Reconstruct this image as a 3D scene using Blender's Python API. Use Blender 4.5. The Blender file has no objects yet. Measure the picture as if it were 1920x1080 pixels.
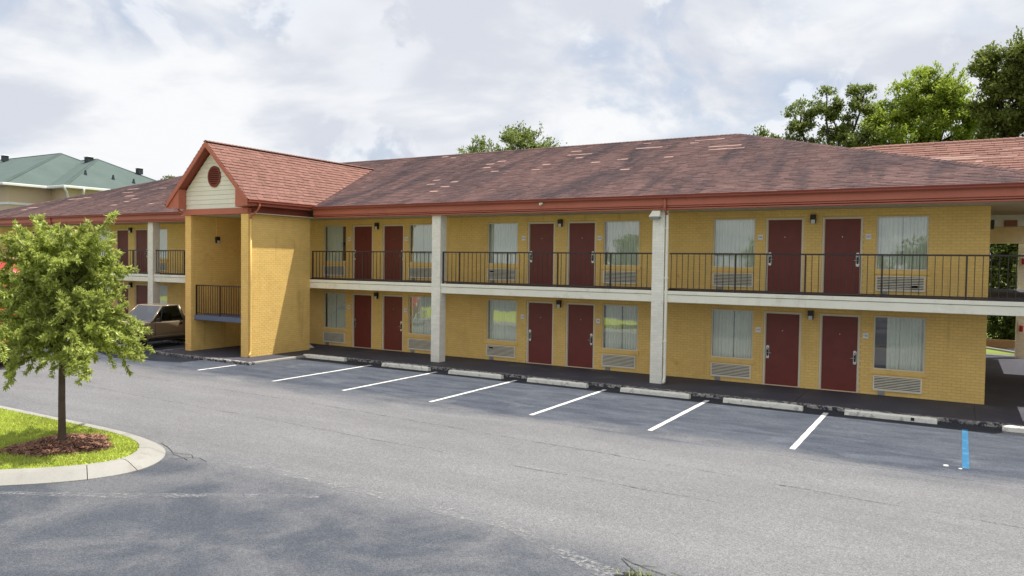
import bpy, math, random
from mathutils import Vector, Matrix, noise as mnoise
R = math.radians
random.seed(11)
sc = bpy.context.scene
col = sc.collection

# ------------------------------------------------------------------ camera
CAM = Vector((-0.5856, -22.2894, 3.3950))
YAW, PITCH, ROLL, FPX = R(30.5752), R(-1.9415), R(0.7834), 1424.44
f_ = Vector((-math.sin(YAW)*math.cos(PITCH), math.cos(YAW)*math.cos(PITCH), math.sin(PITCH)))
r_ = Vector((math.cos(YAW), math.sin(YAW), 0)); u_ = r_.cross(f_)
rr = r_*math.cos(ROLL) + u_*math.sin(ROLL); uu = -r_*math.sin(ROLL) + u_*math.cos(ROLL)
cd = bpy.data.cameras.new('camera'); cd.sensor_width = 36.0; cd.lens = FPX/1920*36
cd.clip_start = 0.1; cd.clip_end = 3000
cam = bpy.data.objects.new('camera', cd); col.objects.link(cam)
cam.matrix_world = Matrix(((rr.x, uu.x, -f_.x, CAM.x), (rr.y, uu.y, -f_.y, CAM.y), (rr.z, uu.z, -f_.z, CAM.z), (0, 0, 0, 1)))
sc.camera = cam

# ------------------------------------------------------------------ light
TOSUN = Vector((0.30, 0.27, 1.0)).normalized()
sd = bpy.data.lights.new('sun', 'SUN'); sd.energy = 3.5; sd.angle = R(0.6); sd.color = (1.0, 0.95, 0.87)
sun = bpy.data.objects.new('sun', sd); col.objects.link(sun); sun.location = (20, 20, 60)
sun.rotation_euler = TOSUN.to_track_quat('Z', 'Y').to_euler()

# ------------------------------------------------------------------ node helper
class NT:
    def __init__(s, tree): s.t = tree; s.n = tree.nodes; s.l = tree.links
    def add(s, typ, **kw):
        nd = s.n.new(typ)
        for k, v in kw.items():
            if k == 'i':
                for kk, vv in v.items():
                    if isinstance(vv, bpy.types.NodeSocket): s.l.new(vv, nd.inputs[kk])
                    else: nd.inputs[kk].default_value = vv
            else: setattr(nd, k, v)
        return nd
    def math(s, op, a, b=0.0, clamp=False):
        nd = s.add('ShaderNodeMath', operation=op, use_clamp=clamp)
        for i, v in enumerate((a, b)):
            if isinstance(v, bpy.types.NodeSocket): s.l.new(v, nd.inputs[i])
            else: nd.inputs[i].default_value = v
        return nd.outputs[0]
    def ramp(s, v, a, b, c0=0.0, c1=1.0, smooth=True):
        nd = s.add('ShaderNodeMapRange', interpolation_type='SMOOTHSTEP' if smooth else 'LINEAR')
        s.l.new(v, nd.inputs[0])
        for i, x in enumerate((a, b, c0, c1)): nd.inputs[i+1].default_value = x
        return nd.outputs[0]
    def noise(s, vec, scale, detail=4, rough=0.55, dist=0.0):
        nd = s.add('ShaderNodeTexNoise', i={'Scale': scale, 'Detail': detail, 'Roughness': rough, 'Distortion': dist})
        if vec is not None: s.l.new(vec, nd.inputs['Vector'])
        return nd.outputs['Fac']
    def mix(s, fac, a, b, blend='MIX'):
        nd = s.add('ShaderNodeMix', data_type='RGBA', blend_type=blend)
        for idx, v in ((0, fac), (6, a), (7, b)):
            if isinstance(v, bpy.types.NodeSocket): s.l.new(v, nd.inputs[idx])
            else: nd.inputs[idx].default_value = (*v, 1) if isinstance(v, tuple) and len(v) == 3 else v
        return nd.outputs[2]
    def scale(s, vec, x, y, z):
        nd = s.add('ShaderNodeMapping'); s.l.new(vec, nd.inputs[0]); nd.inputs[3].default_value = (x, y, z)
        return nd.outputs[0]

# ------------------------------------------------------------------ world
w = bpy.data.worlds.new('World'); sc.world = w; w.use_nodes = True
nt = NT(w.node_tree); nt.n.clear()
sky = nt.add('ShaderNodeTexSky', sky_type='NISHITA', sun_disc=False)
sky.sun_elevation = math.asin(TOSUN.z); sky.sun_rotation = math.atan2(TOSUN.x, TOSUN.y)
sky.dust_density = 2.0
bg1 = nt.add('ShaderNodeBackground', i={'Strength': 0.11}); nt.l.new(sky.outputs[0], bg1.inputs[0])
tc = nt.add('ShaderNodeTexCoord'); d = tc.outputs['Generated']
sep = nt.add('ShaderNodeSeparateXYZ'); nt.l.new(d, sep.inputs[0])
zz = nt.math('ADD', nt.math('MAXIMUM', sep.outputs[2], 0.0), 0.22)
comb = nt.add('ShaderNodeCombineXYZ')
nt.l.new(nt.math('DIVIDE', sep.outputs[0], zz), comb.inputs[0]); nt.l.new(nt.math('DIVIDE', sep.outputs[1], zz), comb.inputs[1])
pl = comb.outputs[0]
high = nt.noise(pl, 1.05, 7, 0.56, 0.25)
cum = nt.noise(nt.scale(d, 1, 1, 1.5), 5.2, 9, 0.55, 0.35)
soft = nt.noise(nt.scale(d, 1, 1, 1.9), 2.1, 4, 0.5, 0.3)
shade = nt.ramp(high, 0.42, 0.60)
c1 = nt.mix(shade, (0.535, 0.56, 0.62), (0.735, 0.745, 0.76))
gap = nt.math('MULTIPLY', nt.ramp(soft, 0.50, 0.62), nt.ramp(cum, 0.40, 0.52))
c2 = nt.mix(nt.math('MULTIPLY', gap, 0.75), c1, (0.43, 0.48, 0.57))
puff = nt.math('MULTIPLY', nt.ramp(cum, 0.51, 0.565), nt.ramp(soft, 0.44, 0.58))
c3 = nt.mix(nt.math('MULTIPLY', puff, 0.75), c2, (0.775, 0.78, 0.79))
bg2 = nt.add('ShaderNodeBackground', i={'Strength': 0.80}); nt.l.new(c3, bg2.inputs[0])
cover = nt.math('SUBTRACT', 1.0, nt.math('MULTIPLY', gap, 0.2))
ms = nt.add('ShaderNodeMixShader'); nt.l.new(cover, ms.inputs[0]); nt.l.new(bg1.outputs[0], ms.inputs[1]); nt.l.new(bg2.outputs[0], ms.inputs[2])
wo = nt.add('ShaderNodeOutputWorld'); nt.l.new(ms.outputs[0], wo.inputs[0])

sc.view_settings.view_transform = 'Standard'; sc.view_settings.look = 'None'
sc.view_settings.exposure = 0.7; sc.view_settings.gamma = 1.0
sc.render.engine = 'CYCLES'
sc.cycles.use_denoising = True
sc.cycles.max_bounces = 8; sc.cycles.transparent_max_bounces = 12
sc.cycles.caustics_reflective = False; sc.cycles.caustics_refractive = False

# ------------------------------------------------------------------ materials
MATS = {}
def srgb(r, g, b):
    f = lambda v: (v/255/12.92) if v/255 <= 0.04045 else ((v/255+0.055)/1.055)**2.4
    return (f(r), f(g), f(b))
def pmat(name, c, rough=0.75, var=0.12, scale=1.5, bump=0.0, bscale=60, island=0.0, metallic=0.0, spec=0.35, fine=0.0, dirt=None, coat=0.0, drip=None):
    m = bpy.data.materials.new(name); m.use_nodes = True
    t = NT(m.node_tree); b = t.n['Principled BSDF']
    geo = t.add('ShaderNodeNewGeometry'); pos = geo.outputs['Position']
    v = t.ramp(t.noise(pos, scale, 5, 0.6), 0.3, 0.7, 1-var, 1+var, False)
    if fine: v = t.math('MULTIPLY', v, t.ramp(t.noise(pos, 45, 3, 0.6), 0.3, 0.7, 1-fine, 1+fine, False))
    if island:
        oi = t.add('ShaderNodeObjectInfo')
        rnd = t.math('FRACT', t.math('ADD', geo.outputs['Random Per Island'], oi.outputs['Random']))
        v = t.math('MULTIPLY', v, t.ramp(rnd, 0, 1, 1-island, 1+island, False))
    cc = t.mix(1.0, c, (1, 1, 1), 'MULTIPLY')
    vm = t.add('ShaderNodeVectorMath', operation='SCALE'); t.l.new(cc, vm.inputs[0]); t.l.new(v, vm.inputs['Scale'])
    out = vm.outputs[0]
    if dirt:
        dc, amt, dsc = dirt
        out = t.mix(t.math('MULTIPLY', t.ramp(t.noise(pos, dsc, 7, 0.65), 0.52, 0.68), amt), out, dc)
    if drip:
        dc, amt = drip
        k = t.math('MULTIPLY', t.ramp(t.noise(t.scale(pos, 3.2, 3.2, 0.28), 1.0, 6, 0.7), 0.54, 0.74), t.ramp(t.noise(pos, 0.55, 3, 0.5), 0.40, 0.62))
        out = t.mix(t.math('MULTIPLY', k, amt), out, dc)
    t.l.new(out, b.inputs['Base Color'])
    b.inputs['Roughness'].default_value = rough; b.inputs['Metallic'].default_value = metallic
    b.inputs['Specular IOR Level'].default_value = spec
    if coat: b.inputs['Coat Weight'].default_value = coat; b.inputs['Coat Roughness'].default_value = 0.06
    if bump:
        bp = t.add('ShaderNodeBump', i={'Strength': bump, 'Distance': 0.01}); t.l.new(t.noise(pos, bscale, 4, 0.6), bp.inputs['Height'])
        t.l.new(bp.outputs[0], b.inputs['Normal'])
    MATS[name] = m
    return m
YEL = srgb(245, 208, 126)
pmat('yellow_brick', YEL, 0.62, 0.07, 0.9, 0.35, 40, island=0.035, fine=0.05, dirt=(srgb(216, 174, 98), 0.30, 1.3), drip=(srgb(176, 140, 84), 0.55))
pmat('yellow_mortar', srgb(226, 186, 108), 0.8, 0.10, 1.2)
pmat('cream_paint', srgb(246, 243, 224), 0.6, 0.05, 1.4, 0.1, 30, fine=0.02, dirt=(srgb(205, 198, 176), 0.35, 2.2), drip=(srgb(205, 196, 172), 0.4))
pmat('white_brick', srgb(245, 242, 228), 0.65, 0.05, 1.4, 0.3, 40, island=0.05, dirt=(srgb(218, 212, 196), 0.3, 2.0))
pmat('white_mortar', srgb(236, 232, 217), 0.8, 0.05, 1.4)
pmat('frame_cream', srgb(232, 220, 192), 0.5, 0.05, 2.0)
pmat('door_maroon', srgb(122, 56, 47), 0.45, 0.07, 2.5, 0.05, 30, spec=0.4, dirt=(srgb(104, 52, 46), 0.5, 3.5))
pmat('rust_paint', srgb(188, 110, 88), 0.5, 0.08, 0.8, 0.05, 20, fine=0.03, dirt=(srgb(158, 84, 64), 0.4, 1.6))
pmat('rust_dark', srgb(150, 78, 60), 0.5, 0.10, 1.0)
pmat('rail_brown', srgb(52, 38, 36), 0.4, 0.12, 3.0, spec=0.5)
pmat('walk_paint', srgb(70, 70, 80), 0.7, 0.16, 0.8, 0.25, 70, fine=0.08, dirt=(srgb(116, 113, 116), 0.35, 0.9))
pmat('landing_blue', srgb(104, 116, 138), 0.7, 0.1, 1.0)
pmat('soffit', srgb(205, 196, 170), 0.8, 0.05, 1.0)
pmat('siding_white', srgb(236, 233, 218), 0.6, 0.04, 2.0, island=0.025)
pmat('vent_red', srgb(128, 58, 42), 0.6, 0.1, 3.0)
pmat('grille_beige', srgb(240, 233, 210), 0.5, 0.06, 4.0, island=0.04)
pmat('grille_dark', srgb(34, 31, 29), 0.8, 0.1, 4.0)
pmat('grey_plastic', srgb(150, 148, 144), 0.6, 0.1, 4.0)
pmat('black_metal', srgb(38, 35, 36), 0.45, 0.1, 4.0, spec=0.5)
pmat('lamp_glass', srgb(222, 220, 214), 0.25, 0.03, 4.0, spec=0.6)
pmat('plate_white', srgb(248, 248, 246), 0.4, 0.02, 4.0)
pmat('plate_blue', srgb(74, 92, 150), 0.5, 0.02, 4.0)
pmat('exit_red', srgb(196, 66, 52), 0.5, 0.02, 4.0)
pmat('exit_beige', srgb(150, 116, 88), 0.5, 0.05, 4.0)
pmat('chrome', srgb(208, 206, 204), 0.25, 0.03, 4.0, metallic=0.85)
pmat('curtain', srgb(240, 244, 230), 0.9, 0.05, 2.0)
pmat('room_dark', srgb(78, 72, 66), 0.9, 0.1, 1.0)
pmat('concrete', srgb(158, 156, 150), 0.85, 0.08, 1.6, 0.35, 70, fine=0.06, dirt=(srgb(138, 132, 124), 0.6, 2.4))
pmat('stop_concrete', srgb(238, 235, 221), 0.85, 0.07, 2.0, 0.5, 60, fine=0.10, dirt=(srgb(140, 136, 128), 0.6, 6.0))
pmat('line_white', srgb(224, 224, 220), 0.7, 0.08, 2.0, fine=0.10, dirt=(srgb(128, 130, 136), 0.75, 7.0))
pmat('line_blue', srgb(40, 106, 146), 0.7, 0.08, 3.0, fine=0.05, dirt=(srgb(108, 150, 180), 0.4, 5.0))
pmat('bark', srgb(92, 78, 66), 0.9, 0.2, 6.0, 0.8, 40)
pmat('bark_dark', srgb(70, 60, 52), 0.9, 0.2, 5.0, 0.5, 30)
pmat('mulch', srgb(146, 108, 90), 0.95, 0.25, 8.0, island=0.45)
pmat('soil', srgb(96, 66, 52), 0.95, 0.2, 8.0, 0.6, 50)
pmat('tan_stucco', srgb(206, 186, 156), 0.85, 0.05, 0.3, 0.2, 30)
pmat('trim_white', srgb(232, 232, 228), 0.6, 0.04, 1.0)
pmat('green_shingle', srgb(88, 103, 99), 0.88, 0.09, 0.5, 0.6, 14, fine=0.22)
pmat('vent_black', srgb(52, 58, 66), 0.6, 0.1, 2.0)
pmat('truck_tan', srgb(140, 126, 108), 0.32, 0.05, 1.0, metallic=0.3, spec=0.5, coat=0.6)
pmat('truck_dark', srgb(36, 34, 34), 0.5, 0.1, 2.0)
pmat('tyre', srgb(30, 30, 31), 0.85, 0.1, 5.0)
pmat('rim', srgb(160, 160, 162), 0.35, 0.05, 3.0, metallic=0.7)
pmat('red_paint', srgb(206, 30, 40), 0.25, 0.04, 1.0, spec=0.5, coat=0.8)
pmat('head_glass', srgb(220, 224, 226), 0.1, 0.02, 3.0, spec=0.8)
pmat('amber', srgb(220, 120, 30), 0.3, 0.02, 3.0)
pmat('timber', srgb(178, 138, 92), 0.85, 0.15, 3.0, 0.3, 30)
pmat('crack_dark', srgb(58, 56, 56), 0.95, 0.2, 9.0)
pmat('weed_green', srgb(150, 158, 78), 0.8, 0.2, 6.0, island=0.3)
pmat('alarm_red', srgb(176, 52, 44), 0.4, 0.05, 3.0)

def leafmat(name, c, c2, rough=0.5, trans=0.35):
    m = bpy.data.materials.new(name); m.use_nodes = True; t = NT(m.node_tree); b = t.n['Principled BSDF']
    geo = t.add('ShaderNodeNewGeometry')
    base = t.mix(geo.outputs['Random Per Island'], c, c2)
    v = t.ramp(t.noise(geo.outputs['Position'], 1.6, 3, 0.5), 0.3, 0.7, 0.8, 1.2, False)
    vm = t.add('ShaderNodeVectorMath', operation='SCALE'); t.l.new(base, vm.inputs[0]); t.l.new(v, vm.inputs['Scale'])
    t.l.new(vm.outputs[0], b.inputs['Base Color']); b.inputs['Roughness'].default_value = rough
    b.inputs['Specular IOR Level'].default_value = 0.4
    tr = t.add('ShaderNodeBsdfTranslucent'); t.l.new(vm.outputs[0], tr.inputs[0])
    mx = t.add('ShaderNodeMixShader', i={0: trans}); t.l.new(b.outputs[0], mx.inputs[1]); t.l.new(tr.outputs[0], mx.inputs[2])
    t.l.new(mx.outputs[0], t.n['Material Output'].inputs[0]); MATS[name] = m
leafmat('oak_leaf', (0.27, 0.35, 0.055), (0.70, 0.74, 0.23), 0.30, 0.42)
leafmat('tree_bright', (0.26, 0.36, 0.05), (0.48, 0.56, 0.10), 0.5, 0.5)
leafmat('tree_dark', (0.10, 0.14, 0.035), (0.24, 0.30, 0.07), 0.5, 0.45)
leafmat('tree_mid', (0.14, 0.19, 0.045), (0.31, 0.37, 0.10), 0.5, 0.45)
leafmat('tree_vine', (0.13, 0.17, 0.04), (0.30, 0.35, 0.08), 0.5, 0.48)
leafmat('grass_blade', (0.34, 0.42, 0.06), (0.56, 0.60, 0.15), 0.6, 0.3)

def shinglemat(name, c, var, streak):
    m = bpy.data.materials.new(name); m.use_nodes = True; t = NT(m.node_tree); b = t.n['Principled BSDF']
    geo = t.add('ShaderNodeNewGeometry'); pos = geo.outputs['Position']
    isl = t.ramp(geo.outputs['Random Per Island'], 0, 1, 1-var, 1+var, False)
    fine = t.ramp(t.noise(pos, 60, 3, 0.7), 0.3, 0.7, 0.8, 1.2, False)
    vm = t.add('ShaderNodeVectorMath', operation='SCALE'); t.l.new(t.mix(1.0, c, (1, 1, 1), 'MULTIPLY'), vm.inputs[0])
    t.l.new(t.math('MULTIPLY', isl, fine), vm.inputs['Scale'])
    out = vm.outputs[0]
    if streak:   # algae streaks that run down the slope
        s1 = t.noise(t.scale(pos, 0.85, 0.16, 0.0), 1.0, 5, 0.6, 0.6)
        s2 = t.noise(t.scale(pos, 2.6, 0.5, 0.0), 1.0, 5, 0.6, 0.8)
        k = t.math('MULTIPLY', t.ramp(s1, 0.42, 0.64), t.ramp(s2, 0.25, 0.6, 0.45, 1.0))
        out = t.mix(t.math('MULTIPLY', k, streak), out, srgb(70, 60, 64))
    t.l.new(out, b.inputs['Base Color']); b.inputs['Roughness'].default_value = 0.92; b.inputs['Specular IOR Level'].default_value = 0.2
    MATS[name] = m
shinglemat('shingle_red', srgb(108, 84, 81), 0.22, 0.88)
shinglemat('shingle_new', srgb(138, 102, 92), 0.13, 0.0)
shinglemat('shingle_pale', srgb(168, 138, 128), 0.10, 0.0)
shinglemat('shingle_under', srgb(104, 72, 66), 0.0, 0.4)

def asphalt():
    m = bpy.data.materials.new('asphalt'); m.use_nodes = True; t = NT(m.node_tree); b = t.n['Principled BSDF']
    pos = t.add('ShaderNodeNewGeometry').outputs['Position']
    sp = t.add('ShaderNodeSeparateXYZ'); t.l.new(pos, sp.inputs[0]); X, Y = sp.outputs[0], sp.outputs[1]
    wob = t.math('MULTIPLY', t.math('SUBTRACT', t.noise(t.scale(pos, 0.35, 0.8, 1), 1.0, 5, 0.6), 0.5), 2.6)
    yy = t.math('ADD', Y, wob)
    park = t.ramp(yy, -8.3, -6.9)
    fore = t.ramp(t.math('ADD', yy, t.math('MULTIPLY', X, 0.05)), -13.6, -15.2)
    lane_n = t.ramp(t.noise(t.scale(pos, 0.25, 0.9, 1), 1.0, 6, 0.65), 0.3, 0.7, 0.86, 1.12, False)
    light = t.add('ShaderNodeVectorMath', operation='SCALE'); light.inputs[0].default_value = (0.192, 0.192, 0.198); t.l.new(lane_n, light.inputs['Scale'])
    seal_n = t.noise(t.scale(pos, 0.5, 1.6, 1), 1.3, 7, 0.68, 0.5)
    sealc = t.mix(t.ramp(seal_n, 0.32, 0.68), (0.048, 0.058, 0.080), (0.094, 0.106, 0.131))
    blot = t.ramp(t.noise(pos, 0.9, 6, 0.62, 0.4), 0.56, 0.70)
    sealc = t.mix(t.math('MULTIPLY', blot, 0.40), sealc, (0.165, 0.172, 0.19))
    forec = t.mix(t.ramp(t.noise(t.scale(pos, 0.6, 0.6, 1), 1.0, 6, 0.62, 0.6), 0.38, 0.66), (0.056, 0.066, 0.086), (0.128, 0.132, 0.144))
    c = t.mix(park, light.outputs[0], sealc)
    c = t.mix(t.math('MULTIPLY', fore, 0.92), c, forec)
    # kerb band: black sealer with the eave's shadow painted in, oil drips in the bays
    band = t.ramp(t.math('ADD', Y, t.math('MULTIPLY', t.math('SUBTRACT', t.noise(pos, 2.2, 4), 0.5), 0.25)), -3.42, -3.30)
    band = t.math('MULTIPLY', band, t.ramp(X, -21.2, -20.6))
    c = t.mix(t.math('MULTIPLY', band, 0.85), c, (0.028, 0.030, 0.038))
    oil = t.math('MULTIPLY', t.ramp(t.noise(t.scale(pos, 0.8, 2.2, 1), 1.1, 6, 0.7), 0.60, 0.72), t.ramp(Y, -6.4, -5.2))
    c = t.mix(t.math('MULTIPLY', oil, 0.45), c, (0.06, 0.058, 0.06))
    # aggregate
    ag = t.add('ShaderNodeTexVoronoi', i={'Scale': 85.0}); t.l.new(pos, ag.inputs['Vector'])
    agv = t.add('ShaderNodeSeparateXYZ'); t.l.new(ag.outputs['Color'], agv.inputs[0])
    g1 = t.ramp(agv.outputs[0], 0, 1, 0.66, 1.34, False)
    g2 = t.ramp(t.noise(pos, 30, 4, 0.75), 0.3, 0.7, 0.80, 1.20, False)
    vm = t.add('ShaderNodeVectorMath', operation='SCALE'); t.l.new(c, vm.inputs[0]); t.l.new(t.math('MULTIPLY', g1, g2), vm.inputs['Scale'])
    t.l.new(vm.outputs[0], b.inputs['Base Color'])
    b.inputs['Roughness'].default_value = 0.82; b.inputs['Specular IOR Level'].default_value = 0.3
    bp = t.add('ShaderNodeBump', i={'Strength': 0.5, 'Distance': 0.006}); t.l.new(agv.outputs[0], bp.inputs['Height']); t.l.new(bp.outputs[0], b.inputs['Normal'])
    MATS['asphalt'] = m
asphalt()

def kerbmat():   # pale concrete under dark paint worn off in flakes
    m = bpy.data.materials.new('kerb_worn'); m.use_nodes = True; t = NT(m.node_tree); b = t.n['Principled BSDF']
    pos = t.add('ShaderNodeNewGeometry').outputs['Position']
    k = t.ramp(t.noise(pos, 9, 8, 0.8), 0.47, 0.57)
    k2 = t.ramp(t.noise(pos, 0.9, 4, 0.6), 0.30, 0.52, 0.35, 1.0)
    c = t.mix(t.math('MULTIPLY', k, k2), srgb(62, 62, 68), srgb(186, 182, 172))
    t.l.new(c, b.inputs['Base Color']); b.inputs['Roughness'].default_value = 0.85
    bp = t.add('ShaderNodeBump', i={'Strength': 0.6, 'Distance': 0.01}); t.l.new(t.noise(pos, 40, 4, 0.7), bp.inputs['Height']); t.l.new(bp.outputs[0], b.inputs['Normal'])
    MATS['kerb_worn'] = m
kerbmat()

def scuffmat(name, c, lo, hi):   # worn mark whose edges break up
    m = bpy.data.materials.new(name); m.use_nodes = True; t = NT(m.node_tree); b = t.n['Principled BSDF']
    pos = t.add('ShaderNodeNewGeometry').outputs['Position']
    b.inputs['Base Color'].default_value = (*c, 1); b.inputs['Roughness'].default_value = 0.9
    a = t.math('MULTIPLY', t.ramp(t.noise(pos, 16, 6, 0.8), lo, hi), t.ramp(t.noise(pos, 1.4, 4, 0.6), 0.34, 0.56))
    t.l.new(a, b.inputs['Alpha']); MATS[name] = m
scuffmat('scuff_pale', (0.31, 0.31, 0.315), 0.40, 0.68)
scuffmat('scuff_dark', (0.06, 0.06, 0.065), 0.40, 0.60)

def glassmat(name, tint, refl):
    m = bpy.data.materials.new(name); m.use_nodes = True; t = NT(m.node_tree); t.n.remove(t.n['Principled BSDF'])
    g = t.add('ShaderNodeBsdfGlossy', i={'Color': (1, 1, 1, 1), 'Roughness': 0.0}); tr = t.add('ShaderNodeBsdfTransparent', i={'Color': (*tint, 1)})
    fr = t.add('ShaderNodeLayerWeight', i={'Blend': 0.5})
    bp = t.add('ShaderNodeBump', i={'Strength': 0.05, 'Distance': 0.02}); t.l.new(t.noise(t.add('ShaderNodeNewGeometry').outputs['Position'], 1.7, 2), bp.inputs['Height'])
    t.l.new(bp.outputs[0], g.inputs['Normal'])
    k = t.math('ADD', t.math('POWER', fr.outputs['Facing'], 5.0), refl, True)
    mx = t.add('ShaderNodeMixShader'); t.l.new(k, mx.inputs[0]); t.l.new(tr.outputs[0], mx.inputs[1]); t.l.new(g.outputs[0], mx.inputs[2])
    t.l.new(mx.outputs[0], t.n['Material Output'].inputs[0]); MATS[name] = m
glassmat('glass', (0.92, 0.96, 0.93), 0.17)
glassmat('car_glass', (0.16, 0.19, 0.19), 0.08)
glassmat('windscreen_glass', (0.5, 0.56, 0.56), 0.20)

# ------------------------------------------------------------------ mesh helpers
class MB:
    def __init__(s): s.v = []; s.f = []
    def face(s, pts):
        n = len(s.v); s.v.extend([tuple(p) for p in pts]); s.f.append(tuple(range(n, n+len(pts)))); return s
    def box(s, x0, x1, y0, y1, z0, z1):
        n = len(s.v)
        s.v += [(x0,y0,z0),(x1,y0,z0),(x1,y1,z0),(x0,y1,z0),(x0,y0,z1),(x1,y0,z1),(x1,y1,z1),(x0,y1,z1)]
        s.f += [tuple(n+i for i in q) for q in ((3,2,1,0),(4,5,6,7),(0,1,5,4),(1,2,6,5),(2,3,7,6),(3,0,4,7))]; return s
    def hexa(s, p):
        n = len(s.v); s.v += [tuple(q) for q in p]
        s.f += [tuple(n+i for i in q) for q in ((3,2,1,0),(4,5,6,7),(0,1,5,4),(1,2,6,5),(2,3,7,6),(3,0,4,7))]; return s
    def prism(s, prof, ax, a0, a1):
        # prof: 2-D points; ax: axis of extrusion ('x': prof=(y,z), 'y': prof=(x,z), 'z': prof=(x,y))
        def P(p, a): return {'x': (a, p[0], p[1]), 'y': (p[0], a, p[1]), 'z': (p[0], p[1], a)}[ax]
        n = len(s.v); k = len(prof)
        s.v += [P(p, a0) for p in prof] + [P(p, a1) for p in prof]
        s.f += [tuple(n+i for i in range(k)), tuple(n+k+i for i in reversed(range(k)))]
        for i in range(k):
            j = (i+1) % k; s.f.append((n+i, n+k+i, n+k+j, n+j))
        return s
    def tube(s, p0, p1, r0, r1=None, k=8, cap=True):
        r1 = r0 if r1 is None else r1
        p0, p1 = Vector(p0), Vector(p1); dd = (p1-p0)
        if dd.length < 1e-6: return s
        dd.normalize(); a = dd.orthogonal().normalized(); b = dd.cross(a); n = len(s.v)
        for p, r in ((p0, r0), (p1, r1)):
            for i in range(k):
                an = 2*math.pi*i/k; s.v.append(tuple(p+a*(r*math.cos(an))+b*(r*math.sin(an))))
        for i in range(k):
            j = (i+1) % k; s.f.append((n+i, n+j, n+k+j, n+k+i))
        if cap: s.f += [tuple(n+i for i in reversed(range(k))), tuple(n+k+i for i in range(k))]
        return s
    def path(s, pts, rad, k=8):
        pts = [Vector(p) for p in pts]; n = len(s.v); m_ = len(pts)
        rad = rad if isinstance(rad, (list, tuple)) else [rad]*m_
        prev = None
        for i, p in enumerate(pts):
            t = (pts[min(i+1, m_-1)]-pts[max(i-1, 0)]).normalized()
            a = t.orthogonal().normalized() if prev is None else (prev - t*prev.dot(t)).normalized()
            prev = a; b = t.cross(a)
            for q in range(k):
                an = 2*math.pi*q/k; s.v.append(tuple(p+a*(rad[i]*math.cos(an))+b*(rad[i]*math.sin(an))))
        for i in range(m_-1):
            for q in range(k):
                j = (q+1) % k; s.f.append((n+i*k+q, n+i*k+j, n+(i+1)*k+j, n+(i+1)*k+q))
        s.f += [tuple(n+q for q in reversed(range(k))), tuple(n+(m_-1)*k+q for q in range(k))]
        return s
    def mesh(s, name):
        me = bpy.data.meshes.new(name); me.from_pydata(s.v, [], s.f); me.update(); return me

def tag(o, label=None, cat=None, group=None, kind=None):
    if label: o['label'] = label
    if cat: o['category'] = cat
    if group: o['group'] = group
    if kind: o['kind'] = kind
    return o
WM = {}
def link(o, parent=None, mw=None):
    col.objects.link(o)
    mw = mw or Matrix.Identity(4)
    if parent is not None:
        o.parent = parent; o.matrix_parent_inverse = WM[parent.name].inverted()
    o.matrix_basis = mw; WM[o.name] = mw
    return o
def empty(name, loc, label, cat, group=None, rz=0.0):
    o = bpy.data.objects.new(name, None); o.empty_display_size = 0.2
    link(o, None, Matrix.Translation(loc) @ Matrix.Rotation(rz, 4, 'Z'))
    return tag(o, label, cat, group)
def setmat(me, mat):
    me.materials.append(MATS[mat])
def build(name, mb, mat, parent=None, smooth=False, bevel=0.0, kind=None, mw=None, me=None, seg=1):
    if me is None:
        me = mb.mesh(name); setmat(me, mat)
        if smooth: me.polygons.foreach_set('use_smooth', [True]*len(me.polygons))
    o = bpy.data.objects.new(name, me); link(o, parent, mw)
    if bevel:
        b = o.modifiers.new('bevel', 'BEVEL'); b.width = bevel; b.segments = seg; b.limit_method = 'ANGLE'; b.angle_limit = R(35)
    if kind: o['kind'] = kind
    return o
def T(x, y, z): return Matrix.Translation((x, y, z))
CACHE = {}
def shared(key, fn, mat, smooth=False):
    if key not in CACHE:
        me = fn().mesh(key); setmat(me, mat)
        if smooth: me.polygons.foreach_set('use_smooth', [True]*len(me.polygons))
        CACHE[key] = me
    return CACHE[key]

# ------------------------------------------------------------------ dimensions of the place
G = -0.08                 # asphalt
PF, PB = -1.64, -1.30     # pillar front and back
H1 = 2.645                # upper walkway
EY, EZ = -1.90, 5.32      # eave
RY, RZ = 6.0, 8.19        # ridge
PITCHM = (RZ-EZ)/(RY-EY)
BAY = 7.772
TX0, TX1, TF, TB = -25.05, -21.63, -4.48, -1.60   # stair tower
TC = -23.42

# ------------------------------------------------------------------ ground
def sheet(name, x0, x1, y0, y1, z, mat, kind='structure'):
    return build(name, MB().face([(x0,y0,z),(x1,y0,z),(x1,y1,z),(x0,y1,z)]), mat, kind=kind)
pmat('lawn_turf', srgb(180, 194, 74), 0.9, 0.2, 2.0, 0.6, 50, fine=0.2)
pmat('lawn_far', srgb(122, 140, 62), 0.9, 0.2, 0.3, 0.4, 20, fine=0.2)
sheet('ground', -1500, 1500, -1500, 1500, G-0.03, 'lawn_far')
lot = sheet('parking_lot', -120, 60, -60, 12.9, G, 'asphalt')
# painted bay lines
LX = [(-3.251,-3.03,-7.24),(-6.091,-3.03,-7.24),(-8.932,-3.03,-7.24),(-11.777,-3.03,-7.24),(-14.663,-3.03,-7.24),(-17.343,-3.03,-7.24),(-20.85,-5.62,-7.05)]
for i, (x, ya, yb) in enumerate(LX):
    mb = MB(); n = 14
    for k in range(n):
        a = ya+(yb-ya)*k/n; b = ya+(yb-ya)*(k+1)/n
        w0 = 0.055+0.004*math.sin(k*2.1+i); w1 = 0.055+0.004*math.sin((k+1)*2.1+i)
        mb.face([(x-w0,a,G+.004),(x-w1,b,G+.004),(x+w1,b,G+.004),(x+w0,a,G+.004)])
    build('parking_line', mb, 'line_white', lot)
build('blue_parking_line', MB().face([(-.475,-3.25,G+.004),(-.475,-7.0,G+.004),(-.365,-7.0,G+.004),(-.365,-3.25,G+.004)]), 'line_blue', lot)['label'] = 'blue painted bay line of the accessible space'
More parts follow.
